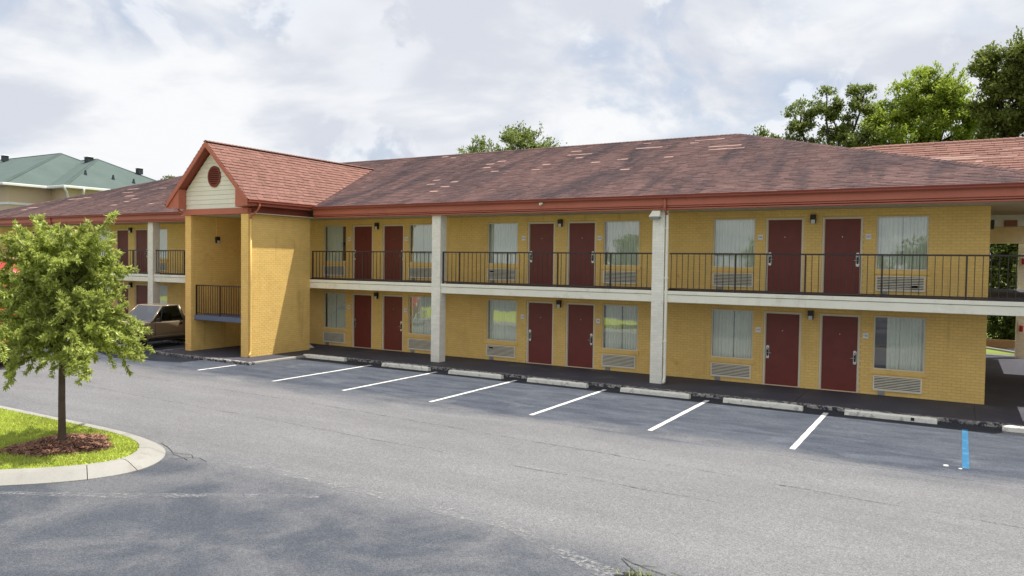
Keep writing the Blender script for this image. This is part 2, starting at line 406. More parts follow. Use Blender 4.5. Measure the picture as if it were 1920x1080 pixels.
# pale paint spills, patches
def blob(name, cx, cy, rx, ry, mat, dz=.004, n=18, seed=0):
    rnd = random.Random(seed); pts = []
    for i in range(n):
        a = 2*math.pi*i/n; k = 0.7+0.5*rnd.random(); pts.append((cx+rx*k*math.cos(a), cy+ry*k*math.sin(a), G+dz))
    return build(name, MB().face(pts), mat, lot)
blob('paint_spill', -0.72, -6.95, 0.045, 0.07, 'line_white', seed=3)
blob('paint_spill', -0.50, -7.06, 0.03, 0.04, 'line_white', seed=5)
blob('scuff_mark', -2.36, -9.2, 0.10, 0.75, 'scuff_pale', .006, seed=4)
def strip(name, pts, wd, mat, dz=.005, jit=0.0, seed=1):
    rnd = random.Random(seed); mb = MB(); P = []
    for i, (x, y) in enumerate(pts):
        P.append(Vector((x+rnd.uniform(-jit, jit), y+rnd.uniform(-jit, jit), G+dz)))
    for i in range(len(P)-1):
        t = (P[i+1]-P[i]).normalized(); nn = Vector((-t.y, t.x, 0)); a = wd*(0.6+0.6*rnd.random()); b = wd*(0.6+0.6*rnd.random())
        mb.face([P[i]-nn*a, P[i+1]-nn*b, P[i+1]+nn*b, P[i]+nn*a])
    return build(name, mb, mat, lot)
def interp(a, b, n): return [(a[0]+(b[0]-a[0])*i/n, a[1]+(b[1]-a[1])*i/n) for i in range(n)]
strip('seam_wear', interp((-13.2,-16.95),(-10.86,-15.65),6)+interp((-10.86,-15.65),(-8.87,-14.35),6)+[(-8.6,-14.2)], .10, 'scuff_pale', seed=2)
strip('seam_wear', interp((-11.36,-13.67),(-9.5,-13.62),6)+interp((-9.5,-13.62),(-7.83,-13.67),6)+interp((-7.83,-13.67),(-5.55,-13.81),7)+interp((-5.55,-13.81),(-3.6,-14.6),5)+[(-3,-15)], .13, 'scuff_pale', .006, seed=3)
strip('asphalt_crack', interp((-24,-8.7),(-13.3,-9.05),22)+interp((-13.3,-9.05),(-5.5,-9.6),18)+interp((-5.5,-9.6),(1.5,-10.2),14), .010, 'scuff_dark', .007, .03, seed=4)
strip('asphalt_crack', interp((-21,-10.6),(-11,-11.0),20)+interp((-11,-11.0),(-3.0,-11.3),16), .009, 'scuff_dark', .007, .03, seed=5)
strip('asphalt_crack', interp((-12.9,-7.6),(-3.0,-7.9),18)+interp((-3.0,-7.9),(2.5,-7.7),10), .010, 'scuff_dark', .007, .03, seed=6)
for k, pts in enumerate([[(-13.4,-13.48),(-13.0,-13.62),(-12.55,-13.8),(-12.2,-13.72),(-11.95,-13.82)],[(-12.5,-13.86),(-12.15,-13.9),(-11.85,-13.78),(-11.6,-13.86)],[(-12.3,-14.05),(-12.05,-13.95),(-11.9,-13.95)],
                         [(-3.95,-14.0),(-3.75,-14.06),(-3.5,-14.02)],[(-3.95,-14.02),(-3.75,-14.2),(-3.6,-14.32)],[(-3.3,-14.1),(-3.05,-14.14),(-2.85,-14.2),(-2.6,-14.3)],[(-3.75,-14.05),(-3.5,-14.15),(-3.3,-14.2)]]):
    strip('asphalt_crack', pts, .006, 'crack_dark', .008, .03, seed=20+k)
# broken hole with weeds, nearest the camera
hole = blob('pothole', -3.42, -14.45, 0.42, 0.16, 'crack_dark', .006, 22, seed=9)
mb = MB(); rnd = random.Random(5)
for i in range(110):
    x = -3.45+rnd.gauss(0, .22); y = -14.38+rnd.gauss(0, .06); a = rnd.uniform(0, 6.28); l = rnd.uniform(.03, .09)
    p = Vector((x, y, G+.008)); q = p+Vector((math.cos(a)*l*.7, math.sin(a)*l*.7, l)); o_ = Vector((-math.sin(a), math.cos(a), 0))*.006
    mb.face([p-o_, p+o_, q])
tag(build('weed', mb, 'weed_green'), 'dry green weeds growing in the broken asphalt nearest the camera', 'weeds', kind='stuff')

# ------------------------------------------------------------------ walkway, kerb
wk = build('walkway', MB().box(-52, 6, -2.46, 12.9, G-.02, -0.012), 'walk_paint', kind='structure')
xs = [-51.9 + 3.886*i for i in range(0, 16)]
xs = [x for x in xs if x < 6]
off = -4.1 - min(xs, key=lambda v: abs(v+4.1)); xs = [x+off for x in xs] + [6.0]
for a, b in zip(xs, xs[1:]):
    build('slab', MB().box(a+.006, b-.006, -2.455, -0.001, -0.011, 0.0), 'walk_paint', wk)
build('slab', MB().box(0.006, 5.9, 0.008, 12.6, -0.011, 0.0), 'walk_paint', wk)
build('slab', MB().box(-25.55, -20.62, -5.20, -2.463, G-.01, 0.0), 'walk_paint', wk)
kb = build('kerb', MB().box(-20.42, 6, -2.60, -2.462, G-.03, -0.02), 'kerb_worn', kind='structure')
x = -20.40; rnd = random.Random(2)
while x < 5.8:
    l = 2.95; build('kerb_stone', MB().box(x+.012, min(x+l, 5.9)-.012, -2.63, -2.457, G-.005, 0.004+rnd.uniform(-.004, .004)), 'kerb_worn', kb, bevel=.018, seg=2); x += l
for (x0, x1, y0, y1) in ((-25.75,-23.1,-5.38,-5.205),(-23.08,-20.45,-5.42,-5.205)):
    build('kerb_stone', MB().box(x0, x1, y0, y1, G-.005, .004), 'kerb_worn', kb, bevel=.018, seg=2)
build('kerb_stone', MB().box(-20.615, -20.44, -5.20, -2.64, G-.005, .002), 'concrete', kb, bevel=.018, seg=2)
build('kerb_stone', MB().box(-25.75, -25.56, -5.2, -2.6, G-.005, .002), 'kerb_worn', kb, bevel=.018, seg=2)
build('kerb_stone', MB().box(-52, -25.78, -2.63, -2.457, G-.005, .004), 'kerb_worn', kb, bevel=.018, seg=2)

# ------------------------------------------------------------------ bricks
BL, BH = 0.203, 0.0762
def brick_rects(u0, u1, z0, z1, openings, du=0.0):
    """running bond clipped to the wall and cut round the openings"""
    out = []; row = 0; z = z0
    while z < z1-0.02:
        zb = min(z+BH-0.009, z1)
        spans = [(u0, u1)]
        for (a, b, c0, c1) in openings:
            if c0 < zb-0.01 and c1 > z+0.01:
                ns = []
                for s0, s1 in spans:
                    if b <= s0 or a >= s1: ns.append((s0, s1))
                    else:
                        if a > s0: ns.append((s0, a))
                        if b < s1: ns.append((b, s1))
                spans = ns
        o_ = du + (BL/2 if row % 2 else 0)
        for s0, s1 in spans:
            k = math.floor((s0-o_)/BL); u = o_+k*BL
            while u < s1:
                a, b = max(u, s0), min(u+BL-0.009, s1)
                if b-a > 0.03: out.append((a, b, z, zb))
                u += BL
        z += BH; row += 1
    return out
def brick_mb(rects, frame, proud=0.0055):
    """frame(u, z, n) -> world point; n = distance out of the wall"""
    v = []; f = []; rnd = random.Random(7)
    for (a, b, c, e) in rects:
        p = proud*(0.75+0.5*rnd.random()); n = len(v); t = .0012
        v += [frame(a, c, 0), frame(b, c, 0), frame(b, e, 0), frame(a, e, 0), frame(a+t, c+t, p), frame(b-t, c+t, p), frame(b-t, e-t, p), frame(a+t, e-t, p)]
        f += [(n+4,n+5,n+6,n+7),(n,n+1,n+5,n+4),(n+1,n+2,n+6,n+5),(n+2,n+3,n+7,n+6),(n+3,n,n+4,n+7)]
    mb = MB(); mb.v = v; mb.f = f; return mb
def wall_mb(u0, u1, z0, z1, openings, frame, depth=0.11):
    """wall sheet with real openings and their reveals"""
    us = sorted({u0, u1, *[o[0] for o in openings], *[o[1] for o in openings]}); zs = sorted({z0, z1, *[o[2] for o in openings], *[o[3] for o in openings]})
    us = [u for u in us if u0 <= u <= u1]; zs = [z for z in zs if z0 <= z <= z1]
    mb = MB()
    for a, b in zip(us, us[1:]):
        for c, e in zip(zs, zs[1:]):
            um, zm = (a+b)/2, (c+e)/2
            if any(o[0] < um < o[1] and o[2] < zm < o[3] for o in openings): continue
            mb.face([frame(a,c,0), frame(b,c,0), frame(b,e,0), frame(a,e,0)])
    for (a, b, c, e) in openings:
        mb.face([frame(a,c,0), frame(a,e,0), frame(a,e,-depth), frame(a,c,-depth)])
        mb.face([frame(b,c,0), frame(b,c,-depth), frame(b,e,-depth), frame(b,e,0)])
        mb.face([frame(a,e,0), frame(b,e,0), frame(b,e,-depth), frame(a,e,-depth)])
        mb.face([frame(a,c,0), frame(a,c,-depth), frame(b,c,-depth), frame(b,c,0)])
    return mb
FRONT = lambda u, z, n: (u, -n, z)

# ------------------------------------------------------------------ motel: doors, windows, etc. (shared meshes)
DW, DH = 1.03, 2.10
def door_frame_mb():
    mb = MB(); t = .055
    mb.box(0, t, 0, .09, 0, DH); mb.box(DW-t, DW, 0, .09, 0, DH); mb.box(t, DW-t, 0.002, .09, DH-t, DH); mb.box(t, DW-t, .01, .09, 0, .018)
    mb.box(t, t+.014, .03, .09, .018, DH-t); mb.box(DW-t-.014, DW-t, .03, .09, .018, DH-t); return mb
def lock_plate_mb():
    mb = MB(); pr = []
    for i in range(12):
        a = 2*math.pi*i/12; cx, cz = math.cos(a), math.sin(a); pr.append((.042*max(-1, min(1, cx*1.35)), .16*(1 if cz > 0 else -1)*(cz != 0)*(1 if abs(cz) > .3 else 0)+.042*cz))
    pr = [(-.042,-.16),(-.03,-.185),(.03,-.185),(.042,-.16),(.042,.16),(.03,.185),(-.03,.185),(-.042,.16)]
    return mb.prism(pr, 'y', -.022, 0)
def lock_oval_mb():
    return MB().prism([(.03*math.cos(a*math.pi/6), .03*math.sin(a*math.pi/6)+(.09 if 0 < a < 6 else -.09 if a > 6 else 0)) for a in range(12)], 'y', -.030, -.0225)
def add_door(parent, x, z, lock_left, narrow=DW):
    fr = build('door_frame', None, None, parent, me=shared('door_frame', door_frame_mb, 'frame_cream'), mw=T(x, .012, z))
    fr.modifiers.new('b', 'BEVEL').width = .004
    lf = build('door', None, None, parent, me=shared('door', lambda: MB().box(.058, DW-.058, 0, .04, .022, DH-.058), 'door_maroon'), mw=T(x, .062, z))
    lx = x + (.058+.065 if lock_left else DW-.058-.065); s = 1 if lock_left else -1
    lp = build('lock_plate', None, None, lf, me=shared('lock_plate', lock_plate_mb, 'chrome'), mw=T(lx, .0615, z+.945))
    build('lock_face', None, None, lf, me=shared('lock_oval', lock_oval_mb, 'black_metal'), mw=T(lx, .0615, z+.945))
    build('lever', None, None, lf, me=shared('lever%d' % s, lambda: MB().tube((0,-.075,0),(0,-.03,0),.011,.011,8).tube((-.008*s,-.072,0),(.12*s,-.078,-.004),.011,.009,8), 'chrome', True), mw=T(lx, .0615, z+.925))
    build('lock_cylinder', None, None, lf, me=shared('cyl', lambda: MB().tube((0,-.042,0),(0,-.029,0),.017,.015,10), 'chrome'), mw=T(lx, .0615, z+1.03))
    build('peephole', None, None, lf, me=shared('peep', lambda: MB().tube((0,-.008,0),(0,0,0),.011,.011,8), 'chrome'), mw=T(x+DW/2, .0615, z+1.56))
    return lf
def curtain_mb(w_, h, gap0, gap1, seed):
    rnd = random.Random(seed); mb = MB(); ph = rnd.uniform(0, 6); mid = gap0+(w_-gap0-gap1)*rnd.uniform(.44, .56); zs_ = [0, h*.35, h*.7, h]
    op = rnd.choice((0, .004, .008, .02)) if gap0+gap1 == 0 else 0
    for (a0, a1) in ((gap0, mid-op), (mid+op, w_-gap1)):
        n = int((a1-a0)*115); fr = rnd.uniform(30, 37); pts = []
        for i in range(n+1):
            u = a0+(a1-a0)*i/n; k = abs(math.sin(u*fr+ph+.9*math.sin(u*6+ph)))
            pts.append((u, .075*(1-k**.55)+.010*math.sin(u*9+ph)))
        for j in range(3):
            k0 = 1.15-.3*j/3; k1 = 1.15-.3*(j+1)/3
            for i in range(n):
                (p, ya), (q, yb) = pts[i], pts[i+1]
                mb.face([(p, ya*k0, zs_[j]), (q, yb*k0, zs_[j]), (q, yb*k1, zs_[j+1]), (p, ya*k1, zs_[j+1])])
    return mb
def add_window(parent, x0, x1, z, z0=.677, z1=2.101, gap=(0, 0), seed=0):
    w_, h = x1-x0, z1-z0; t = .035
    key = 'wf%.2f_%.2f' % (w_, h)
    def fr():
        mb = MB(); mb.box(0, t, 0, .07, 0, h); mb.box(w_-t, w_, 0, .07, 0, h); mb.box(t, w_-t, .003, .07, 0, t); mb.box(t, w_-t, .003, .07, h-t, h); return mb
    f = build('window', None, None, parent, me=shared(key, fr, 'frame_cream'), mw=T(x0, .020, z+z0))
    build('pane', None, None, f, me=shared(key+'p', lambda: MB().face([(t,0,t),(w_-t,0,t),(w_-t,0,h-t),(t,0,h-t)]), 'glass'), mw=T(x0, .055, z+z0))
    build('curtain', curtain_mb(w_-.06, h-.04, gap[0], gap[1], seed), 'curtain', f, smooth=True, mw=T(x0+.03, .135, z+z0+.01))
    build('sill', None, None, f, me=shared('sill%.2f' % w_, lambda: MB().box(-.05, w_+.05, -.045, .09, -.105, 0), 'yellow_brick'), mw=T(x0, .0, z+z0-.004))
    return f
def add_ac(parent, x0, x1, z, odd=0):
    w_ = x1-x0; key = 'ac%.2f' % w_
    def case():
        mb = MB(); t = .03; h = .40
        mb.box(0, w_, 0, .06, 0, t); mb.box(0, w_, 0, .06, h-t, h); mb.box(0, t, 0.001, .06, t, h-t); mb.box(w_-t, w_, 0.001, .06, t, h-t); return mb
    c = build('air_conditioner', None, None, parent, me=shared(key, case, 'grille_beige'), mw=T(x0, -.045, z+.125))
    build('grille_back', None, None, c, me=shared(key+'b', lambda: MB().box(.03, w_-.03, .03, .05, .03, .37), 'grille_dark'), mw=T(x0, -.045, z+.125))
    for k in range(8):
        build('slat', None, None, c, me=shared(key+'s', lambda: MB().hexa([(.03,.002,0),(w_-.03,.002,0),(w_-.03,.016,.004),(.03,.016,.004),(.03,.002,.019),(w_-.03,.002,.019),(w_-.03,.016,.023),(.03,.016,.023)]), 'grille_beige'), mw=T(x0, -.045, z+.125+.034+k*.0425))
    if odd == 1: build('control_flap', None, None, c, me=shared('flap', lambda: MB().box(0, .16, 0, .01, 0, .05), 'grille_dark'), mw=T(x0+.12, -.052, z+.40))
    if odd == 2: build('control_flap', None, None, c, me=shared('flap', lambda: MB().box(0, .16, 0, .01, 0, .05), 'grille_dark'), mw=T(x0+w_-.32, -.052, z+.22))
    build('drain_box', None, None, c, me=shared('drain', lambda: MB().box(0, .15, 0, .04, -.11, -.004), 'grey_plastic'), mw=T(x0+.13, -.044, z+.125))
    return c
def text_mesh(s, size):
    key = 't'+s+str(size)
    if key in CACHE: return CACHE[key]
    cu = bpy.data.curves.new(key, 'FONT'); cu.body = s; cu.size = size; cu.align_x = 'CENTER'; cu.align_y = 'CENTER'; cu.extrude = .001
    o = bpy.data.objects.new('text_source', cu); me = bpy.data.meshes.new_from_object(o); bpy.data.objects.remove(o)
    CACHE[key] = me; return me
RX90 = Matrix.Rotation(math.pi/2, 4, 'X')
def add_plate(parent, x, z, s):
    p = build('number_plate', None, None, parent, me=shared('plate', lambda: MB().box(-.067, .067, -.012, 0, -.067, .067), 'plate_white'), mw=T(x, -.012, z))
    me = text_mesh(s, .075)
    if not me.materials: setmat(me, 'plate_blue')
    build('numerals', None, None, p, me=me, mw=T(x, -.0255, z) @ RX90)
def add_lamp(parent, x, z, mw=None):
    m = mw or T(x, -.010, z)
    b = build('wall_lamp', None, None, parent, me=shared('lampb', lambda: MB().box(-.07, .07, -.11, 0, -.02, .12).box(-.065, -.055, -.105, -.005, -.12, -.02).box(.055, .065, -.105, -.005, -.12, -.02).box(-.055, .055, -.02, -.002, -.12, -.02), 'black_metal'), mw=m)
    build('lamp_glass', None, None, b, me=shared('lampg', lambda: MB().box(-.052, .052, -.10, -.021, -.125, -.021), 'lamp_glass'), mw=m)
    return b

# ------------------------------------------------------------------ motel wings
motel = empty('motel_building', (-8, 6, 0), 'two-storey yellow brick motel wing with maroon doors, right of the gabled stair tower', 'motel')
wing = empty('motel_building', (-36, 6, 0), 'far motel wing left of the gabled stair tower, behind the pickup and young tree', 'motel')
wing.name = 'motel_building.001'; WM[wing.name] = WM.pop(wing.name, None) or T(-36, 6, 0)
BAYS = {3: dict(da=-5.402, db=-3.902, wa=(-6.90, -5.69), wb=(-2.55, -1.33)),
        2: dict(da=-13.174, db=-11.69, wa=(-14.76, -13.55), wb=(-10.40, -9.19)),
        1: dict(da=-20.99, db=-19.48, wa=(-22.49, -21.31), wb=(-18.21, -17.02))}
for k in (0, -1, -2): BAYS[k] = {n: (tuple(q-BAY*(3-k) for q in v) if isinstance(v, tuple) else v-BAY*(3-k)) for n, v in dict(da=-5.33, db=-3.83, wa=(-6.86, -5.65), wb=(-2.53, -1.32)).items()}
def openings(bays, z):
    o = []
    for k in bays:
        b = BAYS[k]
        for n in ('da', 'db'): o.append((b[n], b[n]+DW, z, z+DH))
        for n in ('wa', 'wb'): o.append((b[n][0], b[n][1], z+.677, z+2.101))
    return o
nums = {(1,0):('102','103'),(2,0):('104','105'),(3,0):('107','106'),(1,1):('202','203'),(2,1):('204','205'),(3,1):('206','207')}
indiv = []
def wing_walls(root, u0, u1, bays, single):
    for fl in (0, 1):
        z = fl*H1; zt = 2.33 if fl == 0 else 4.96; ops = openings(bays, z)
        wl = build('wall', wall_mb(u0, u1, z-(0.01 if fl == 0 else 0), zt, ops, FRONT), 'yellow_mortar', root)
        rects = brick_rects(u0, u1, z+.002, zt, ops)
        if single and fl == 0:
            near = sorted([r for r in rects if r[1] > -3.2], key=lambda r: -(r[0]+.35*abs(r[2]-1.0)))[:170]
            pick = set(near)
        elif single:
            near = sorted([r for r in rects if r[1] > -3.2], key=lambda r: -(r[0]+.35*abs(r[2]-4.1)))[:130]; pick = set(near)
        else: pick = set()
        build('brickwork', brick_mb([r for r in rects if r not in pick], FRONT), 'yellow_brick', wl, kind='stuff')
        for r in pick:
            w_, h = round(r[1]-r[0], 3), round(r[3]-r[2], 3)
            me = shared('brick%.3f%.3f' % (w_, h), lambda: brick_mb([(0, w_, 0, h)], FRONT), 'yellow_brick')
            build('brick', None, None, wl, me=me, mw=T(r[0], 0, r[2]))
wing_walls(motel, TX0-2, 0.0, (1, 2, 3), True)
wing_walls(wing, -49.5, TX0-2.0, (0, -1, -2), False)
# ends and rear (plain masonry block behind the front wall)
for root, u0, u1 in ((motel, TX0-2, -0.002), (wing, -49.5, TX0-2.002)):
    for z0, z1 in ((0, 2.33), (2.645, 4.96)):
        mb = MB(); 
        mb.face([(u1,0.0,z0),(u1,11.9,z0),(u1,11.9,z1),(u1,0.0,z1)]) if root is motel else mb.face([(u0,11.9,z0),(u0,0,z0),(u0,0,z1),(u0,11.9,z1)])
        mb.face([(u0,11.9,z0),(u1,11.9,z0),(u1,11.9,z1),(u0,11.9,z1)])
        build('wall', mb, 'yellow_mortar', root)
    # rooms: party wall a little behind the windows, floors
    build('room_wall', MB().box(u0, u1-.3, 2.6, 2.7, 0, 4.9), 'room_dark', root)
    if root is motel:
        for z0, z1 in ((0.002, 2.33), (2.645, 4.96)):
            fr = lambda u, z, n: (-.002+n, u, z)
            build('brickwork', brick_mb(brick_rects(0.0, 11.9, z0, z1, []), fr), 'yellow_brick', root, kind='stuff')
for k, b in BAYS.items():
    root = motel if k > 0 else wing
    for fl in (0, 1):
        z = fl*H1
        add_door(root, b['da'], z, True); add_door(root, b['db'], z, False)
        gapa = (0, .28) if (k, fl) == (1, 1) else (0.0, 0.0); gapb = (.28, 0) if (k, fl) == (3, 0) else (0, 0)
        add_window(root, *b['wa'], z, gap=gapa, seed=k*7+fl); add_window(root, *b['wb'], z, gap=gapb, seed=k*7+fl+50)
        add_ac(root, b['wa'][0]+.02, b['wa'][1]-.03, z, odd=(1 if k == 2 else 0)); add_ac(root, b['wb'][0]+.02, b['wb'][1]-.05, z, odd=2 if (k, fl) == (3, 1) else 0)
        add_lamp(root, b['db']-.23, z+2.05)
        if (k, fl) in nums: a_, b_ = nums[(k, fl)]
        else: a_, b_ = ('1','2')[fl]+'%02d' % (8-2*k), ('1','2')[fl]+'%02d' % (9-2*k)
        add_plate(root, b['da']-.14, z+1.56, a_); add_plate(root, b['db']+DW+.13, z+1.56, b_)
for z in (0.42, H1+.42):
    build('outlet_box', MB().box(-7.99, -7.90, -.03, -.008, z-.06, z+.05), 'yellow_mortar', motel)

# pillars
def add_pillar(root, xl, wdt=.344, z1=4.93, y0=PF, y1=PB):
    p = build('pillar', MB().box(xl, xl+wdt, y0, y1, -.005, z1), 'white_mortar', root)
    fr = [lambda u, z, n: (u, y0-n, z), lambda u, z, n: (xl+wdt+n, u, z), lambda u, z, n: (xl-n, -u, z)]
    rects = brick_rects(xl, xl+wdt, .002, z1-.02, [], xl-.10); mb = brick_mb(rects, fr[0], .006)
    m2 = brick_mb(brick_rects(y0, y1, .002, z1-.02, [], y0), fr[1], .006); n = len(mb.v); mb.v += m2.v; mb.f += [tuple(i+n for i in q) for q in m2.f]
    m3 = brick_mb(brick_rects(-y1, -y0, .002, z1-.02, [], -y1), fr[2], .006); n = len(mb.v); mb.v += m3.v; mb.f += [tuple(i+n for i in q) for q in m3.f]
    build('brickwork', mb, 'white_brick', p, kind='stuff')
for x in (-15.934, -8.166, 1.06): add_pillar(motel, x, z1=4.93) if x < 0 else add_pillar(motel, 1.41)
for x in (-31.42, -39.19, -46.96): add_pillar(wing, x)
# upper walkway slabs with cream edge
def add_slab(root, x0, x1):
    s = build('walkway_slab', MB().box(x0, x1, -1.50, -.002, 2.36, H1-.003), 'walk_paint', root)
    build('slab_edge', MB().box(x0, x1, -1.585, -1.503, 2.325, 2.535), 'cream_paint', s, bevel=.008)
    build('slab_lip', MB().box(x0, x1, -1.605, -1.503, 2.545, 2.648), 'cream_paint', s, bevel=.010)
    build('slab_ceiling', MB().box(x0, x1, -1.50, -.002, 2.333, 2.357), 'soffit', s)
add_slab(motel, TX0-2, -15.94); add_slab(motel, -15.585, -8.172); add_slab(motel, -7.818, 1.40)
add_slab(wing, -52, -46.965); add_slab(wing, -46.61, -39.195); add_slab(wing, -38.84, -31.425); add_slab(wing, -31.07, TX0-2.004)
# railings
RLY = -1.50
def add_rail(root, x0, x1, posts, step=.163, y=RLY, z=H1, h=1.065):
    r = build('railing', MB().box(x0, x1, y-.022, y+.022, z+h-.03, z+h+.012).box(x0, x1, y-.016, y+.016, z+.055, z+.085), 'rail_brown', root, bevel=.004)
    for p in posts:
        build('post', None, None, r, me=shared('post%.2f' % h, lambda: MB().box(-.02, .02, -.02, .02, 0, h-.03), 'rail_brown'), mw=T(p, y, z))
    x = x0+.05
    while x < x1-.03:
        if all(abs(x-p) > .05 for p in posts):
            build('baluster', None, None, r, me=shared('bal%.2f' % h, lambda: MB().box(-.008, .008, -.008, .008, .083, h-.028), 'rail_brown'), mw=T(x, y, z))
        x += step
    return r
def posts(x0, x1, ref=-.48, st=1.79):
    k = math.ceil((x0-ref)/st); o = []
    while ref+k*st < x1: o.append(ref+k*st); k += 1
    return o
add_rail(motel, TX1+.02, -15.94, [TX1+.05]+[-20.9, -19.1, -17.35, -15.97]); add_rail(motel, -15.585, -8.172, [-15.56, -14.9, -13.05, -11.25, -9.5]); add_rail(motel, -7.70, 1.40, posts(-7.6, 1.3))
add_rail(wing, -46.61, -39.195, posts(-46.5, -39.3)); add_rail(wing, -38.84, -31.425, posts(-38.7, -31.5)); add_rail(wing, -31.07, TX0, posts(-30.9, TX0-.1))

# roof
def roof_pt(x, y): return (x, y, EZ+(y-EY)*PITCHM)
XL, XR, RL, RR_ = -48.0, 1.75, -38.6, -7.75
def shingles(poly_test, o, ud, vd, nu, nv, seed, tw=.305, ex=.143, jit=.004, umin=-1e9, umax=1e9, hb=.015):
    """tabs laid in courses on a plane; o origin, ud along the eave, vd up the slope"""
    rnd = random.Random(seed); o = Vector(o); ud = Vector(ud).normalized(); vd = Vector(vd).normalized(); nn = ud.cross(vd)
    mb = MB(); v = mb.v; f = mb.f
    for r in range(nv):
        off = rnd.uniform(0, tw)
        for q in range(-1, nu+1):
            u0 = q*tw+off+.004; u1 = u0+tw-.008; v0 = r*ex+rnd.uniform(-jit, jit); v1 = (r+1)*ex+.02
            u0, u1 = max(u0, umin), min(u1, umax)
            if u1-u0 < .03: continue
            if not poly_test((u0+u1)/2, (v0+v1)/2): continue
            h = hb*(.7+.6*rnd.random()); n = len(v)
            a = o+ud*u0+vd*v0; b = o+ud*u1+vd*v0; c = o+ud*u1+vd*v1; e = o+ud*u0+vd*v1
            v += [tuple(a+nn*.002), tuple(b+nn*.002), tuple(a+nn*h), tuple(b+nn*h), tuple(c+nn*.004), tuple(e+nn*.004)]
            f += [(n, n+1, n+3, n+2), (n+2, n+3, n+4, n+5)]
    return mb
SL = math.hypot(RY-EY, RZ-EZ); vdm = (0, (RY-EY)/SL, (RZ-EZ)/SL)
def main_roof(root, x0, x1, front, others, seed):
    rf = build('roof', MB().face([roof_pt(*p) for p in front]), 'shingle_under', root)
    for p in others: build('roof_slope', MB().face(p), 'shingle_under', rf)
    def inside(u, v_):
        x = x0+u; k = v_/SL
        if not (x0 < x < x1) or k > .995: return False
        if x > XR+(RR_-XR)*k or x < XL+(RL-XL)*k: return False
        y = EY+(RY-EY)*k; z = EZ+(RZ-EZ)*k     # under the tower's gable
        if y < 4.05 and abs(x-TC) < 2.16 and 7.48-.954*abs(x-TC) > z+.0: return False
        return True
    build('shingle_courses', shingles(inside, (x0, EY, EZ), (1, 0, 0), vdm, int((x1-x0)/.305)+1, int(SL/.143)+1, seed), 'shingle_red', rf, kind='stuff')
    return rf
bk = 2*RY-EY
rfm = main_roof(motel, TC, XR, [(TC, EY), (XR, EY), (RR_, RY), (TC, RY)],
    [[(XR,EY,EZ),(XR,bk,EZ),(RR_,RY,RZ)], [(XR,bk,EZ),(TC,bk,EZ),(TC,RY,RZ),(RR_,RY,RZ)]], 3)
rfw = main_roof(wing, XL, TC, [(XL, EY), (TC, EY), (TC, RY), (RL, RY)],
    [[(XL,bk,EZ),(XL,EY,EZ),(RL,RY,RZ)], [(TC,bk,EZ),(XL,bk,EZ),(RL,RY,RZ),(TC,RY,RZ)]], 4)
def cap_run(root, a, b, wd=.13, mat='shingle_red'):
    a, b = Vector(a), Vector(b); d_ = (b-a); n = int(d_.length/.16); mb = MB(); t = d_.normalized(); sd_ = Vector((-t.y, t.x, 0)).normalized()
    for i in range(n):
        p = a+d_*(i/n); q = a+d_*((i+1.35)/n); up = Vector((0, 0, .03)); dn = Vector((0, 0, -.03))
        mb.face([p+up*1.3, q+up*.8, q+sd_*wd+dn, p+sd_*wd+dn*.6]); mb.face([q+up*.8, p+up*1.3, p-sd_*wd+dn*.6, q-sd_*wd+dn])
        mb.face([p+up*1.3, p+sd_*wd+dn*.6, p-sd_*wd+dn*.6])
    return build('ridge_cap', mb, mat, root)
cap_run(rfm, (TC, RY, RZ), (RR_, RY, RZ)); cap_run(rfw, (RL, RY, RZ), (TC, RY, RZ)); cap_run(rfm, (XR, EY, EZ), (RR_, RY, RZ)); cap_run(rfw, (XL, EY, EZ), (RL, RY, RZ))
PALE = [(-16.94,3.53,.37),(-16.69,2.92,.36),(-15.89,2.21,.34),(-16.64,3.93,.37),(-14.03,2.85,.32),(-14.05,2.09,.35),(-13.32,4.25,1.05),(-13.77,4.89,.46),(-13.06,3.65,.3),(-11.96,2.72,.33),(-11.02,2.94,.39),(-10.28,1.37,.32),(-10.67,4.62,1.02),(-11.06,5.48,.3),(-9.3,2.86,.32),(-9.06,4.93,.31),(-7.72,4.06,1.12),(-7.54,3.59,1.21),(-8.62,5.34,1.08),(-17.91,1.27,.31),(-17.72,.66,.35),(-16.74,.2,.37),(-16.78,.86,.3),(-16.78,-.41,.36),(-20.7,5.68,.33),(-19.99,5.32,.3),(-36.01,.73,.52),(-37.41,1.38,.76),(-35.94,.26,.39),(-36.03,-.33,.51),(-36.7,2.78,.56),(-42.29,1.35,1.34),(-41.53,1.57,.7),(-43.72,-.13,.95),(-43.83,-.49,.47),(-33.07,-.39,.35),(-38.91,2.23,.88),(-39.58,2.97,.91)]
nn_ = Vector((0, -vdm[2], vdm[1]))
for (x, y, l) in PALE:
    c = Vector(roof_pt(x, y))+nn_*.006; vv = Vector(vdm)*.085; ux = Vector((l/2, 0, 0)); h = nn_*.014
    mb = MB().hexa([c-ux-vv, c+ux-vv, c+ux+vv, c-ux+vv, c-ux-vv+h, c+ux-vv+h, c+ux+vv+h*.4, c-ux+vv+h*.4])
    o = build('replacement_shingle', mb, 'shingle_pale', rfm if x > TC else rfw)
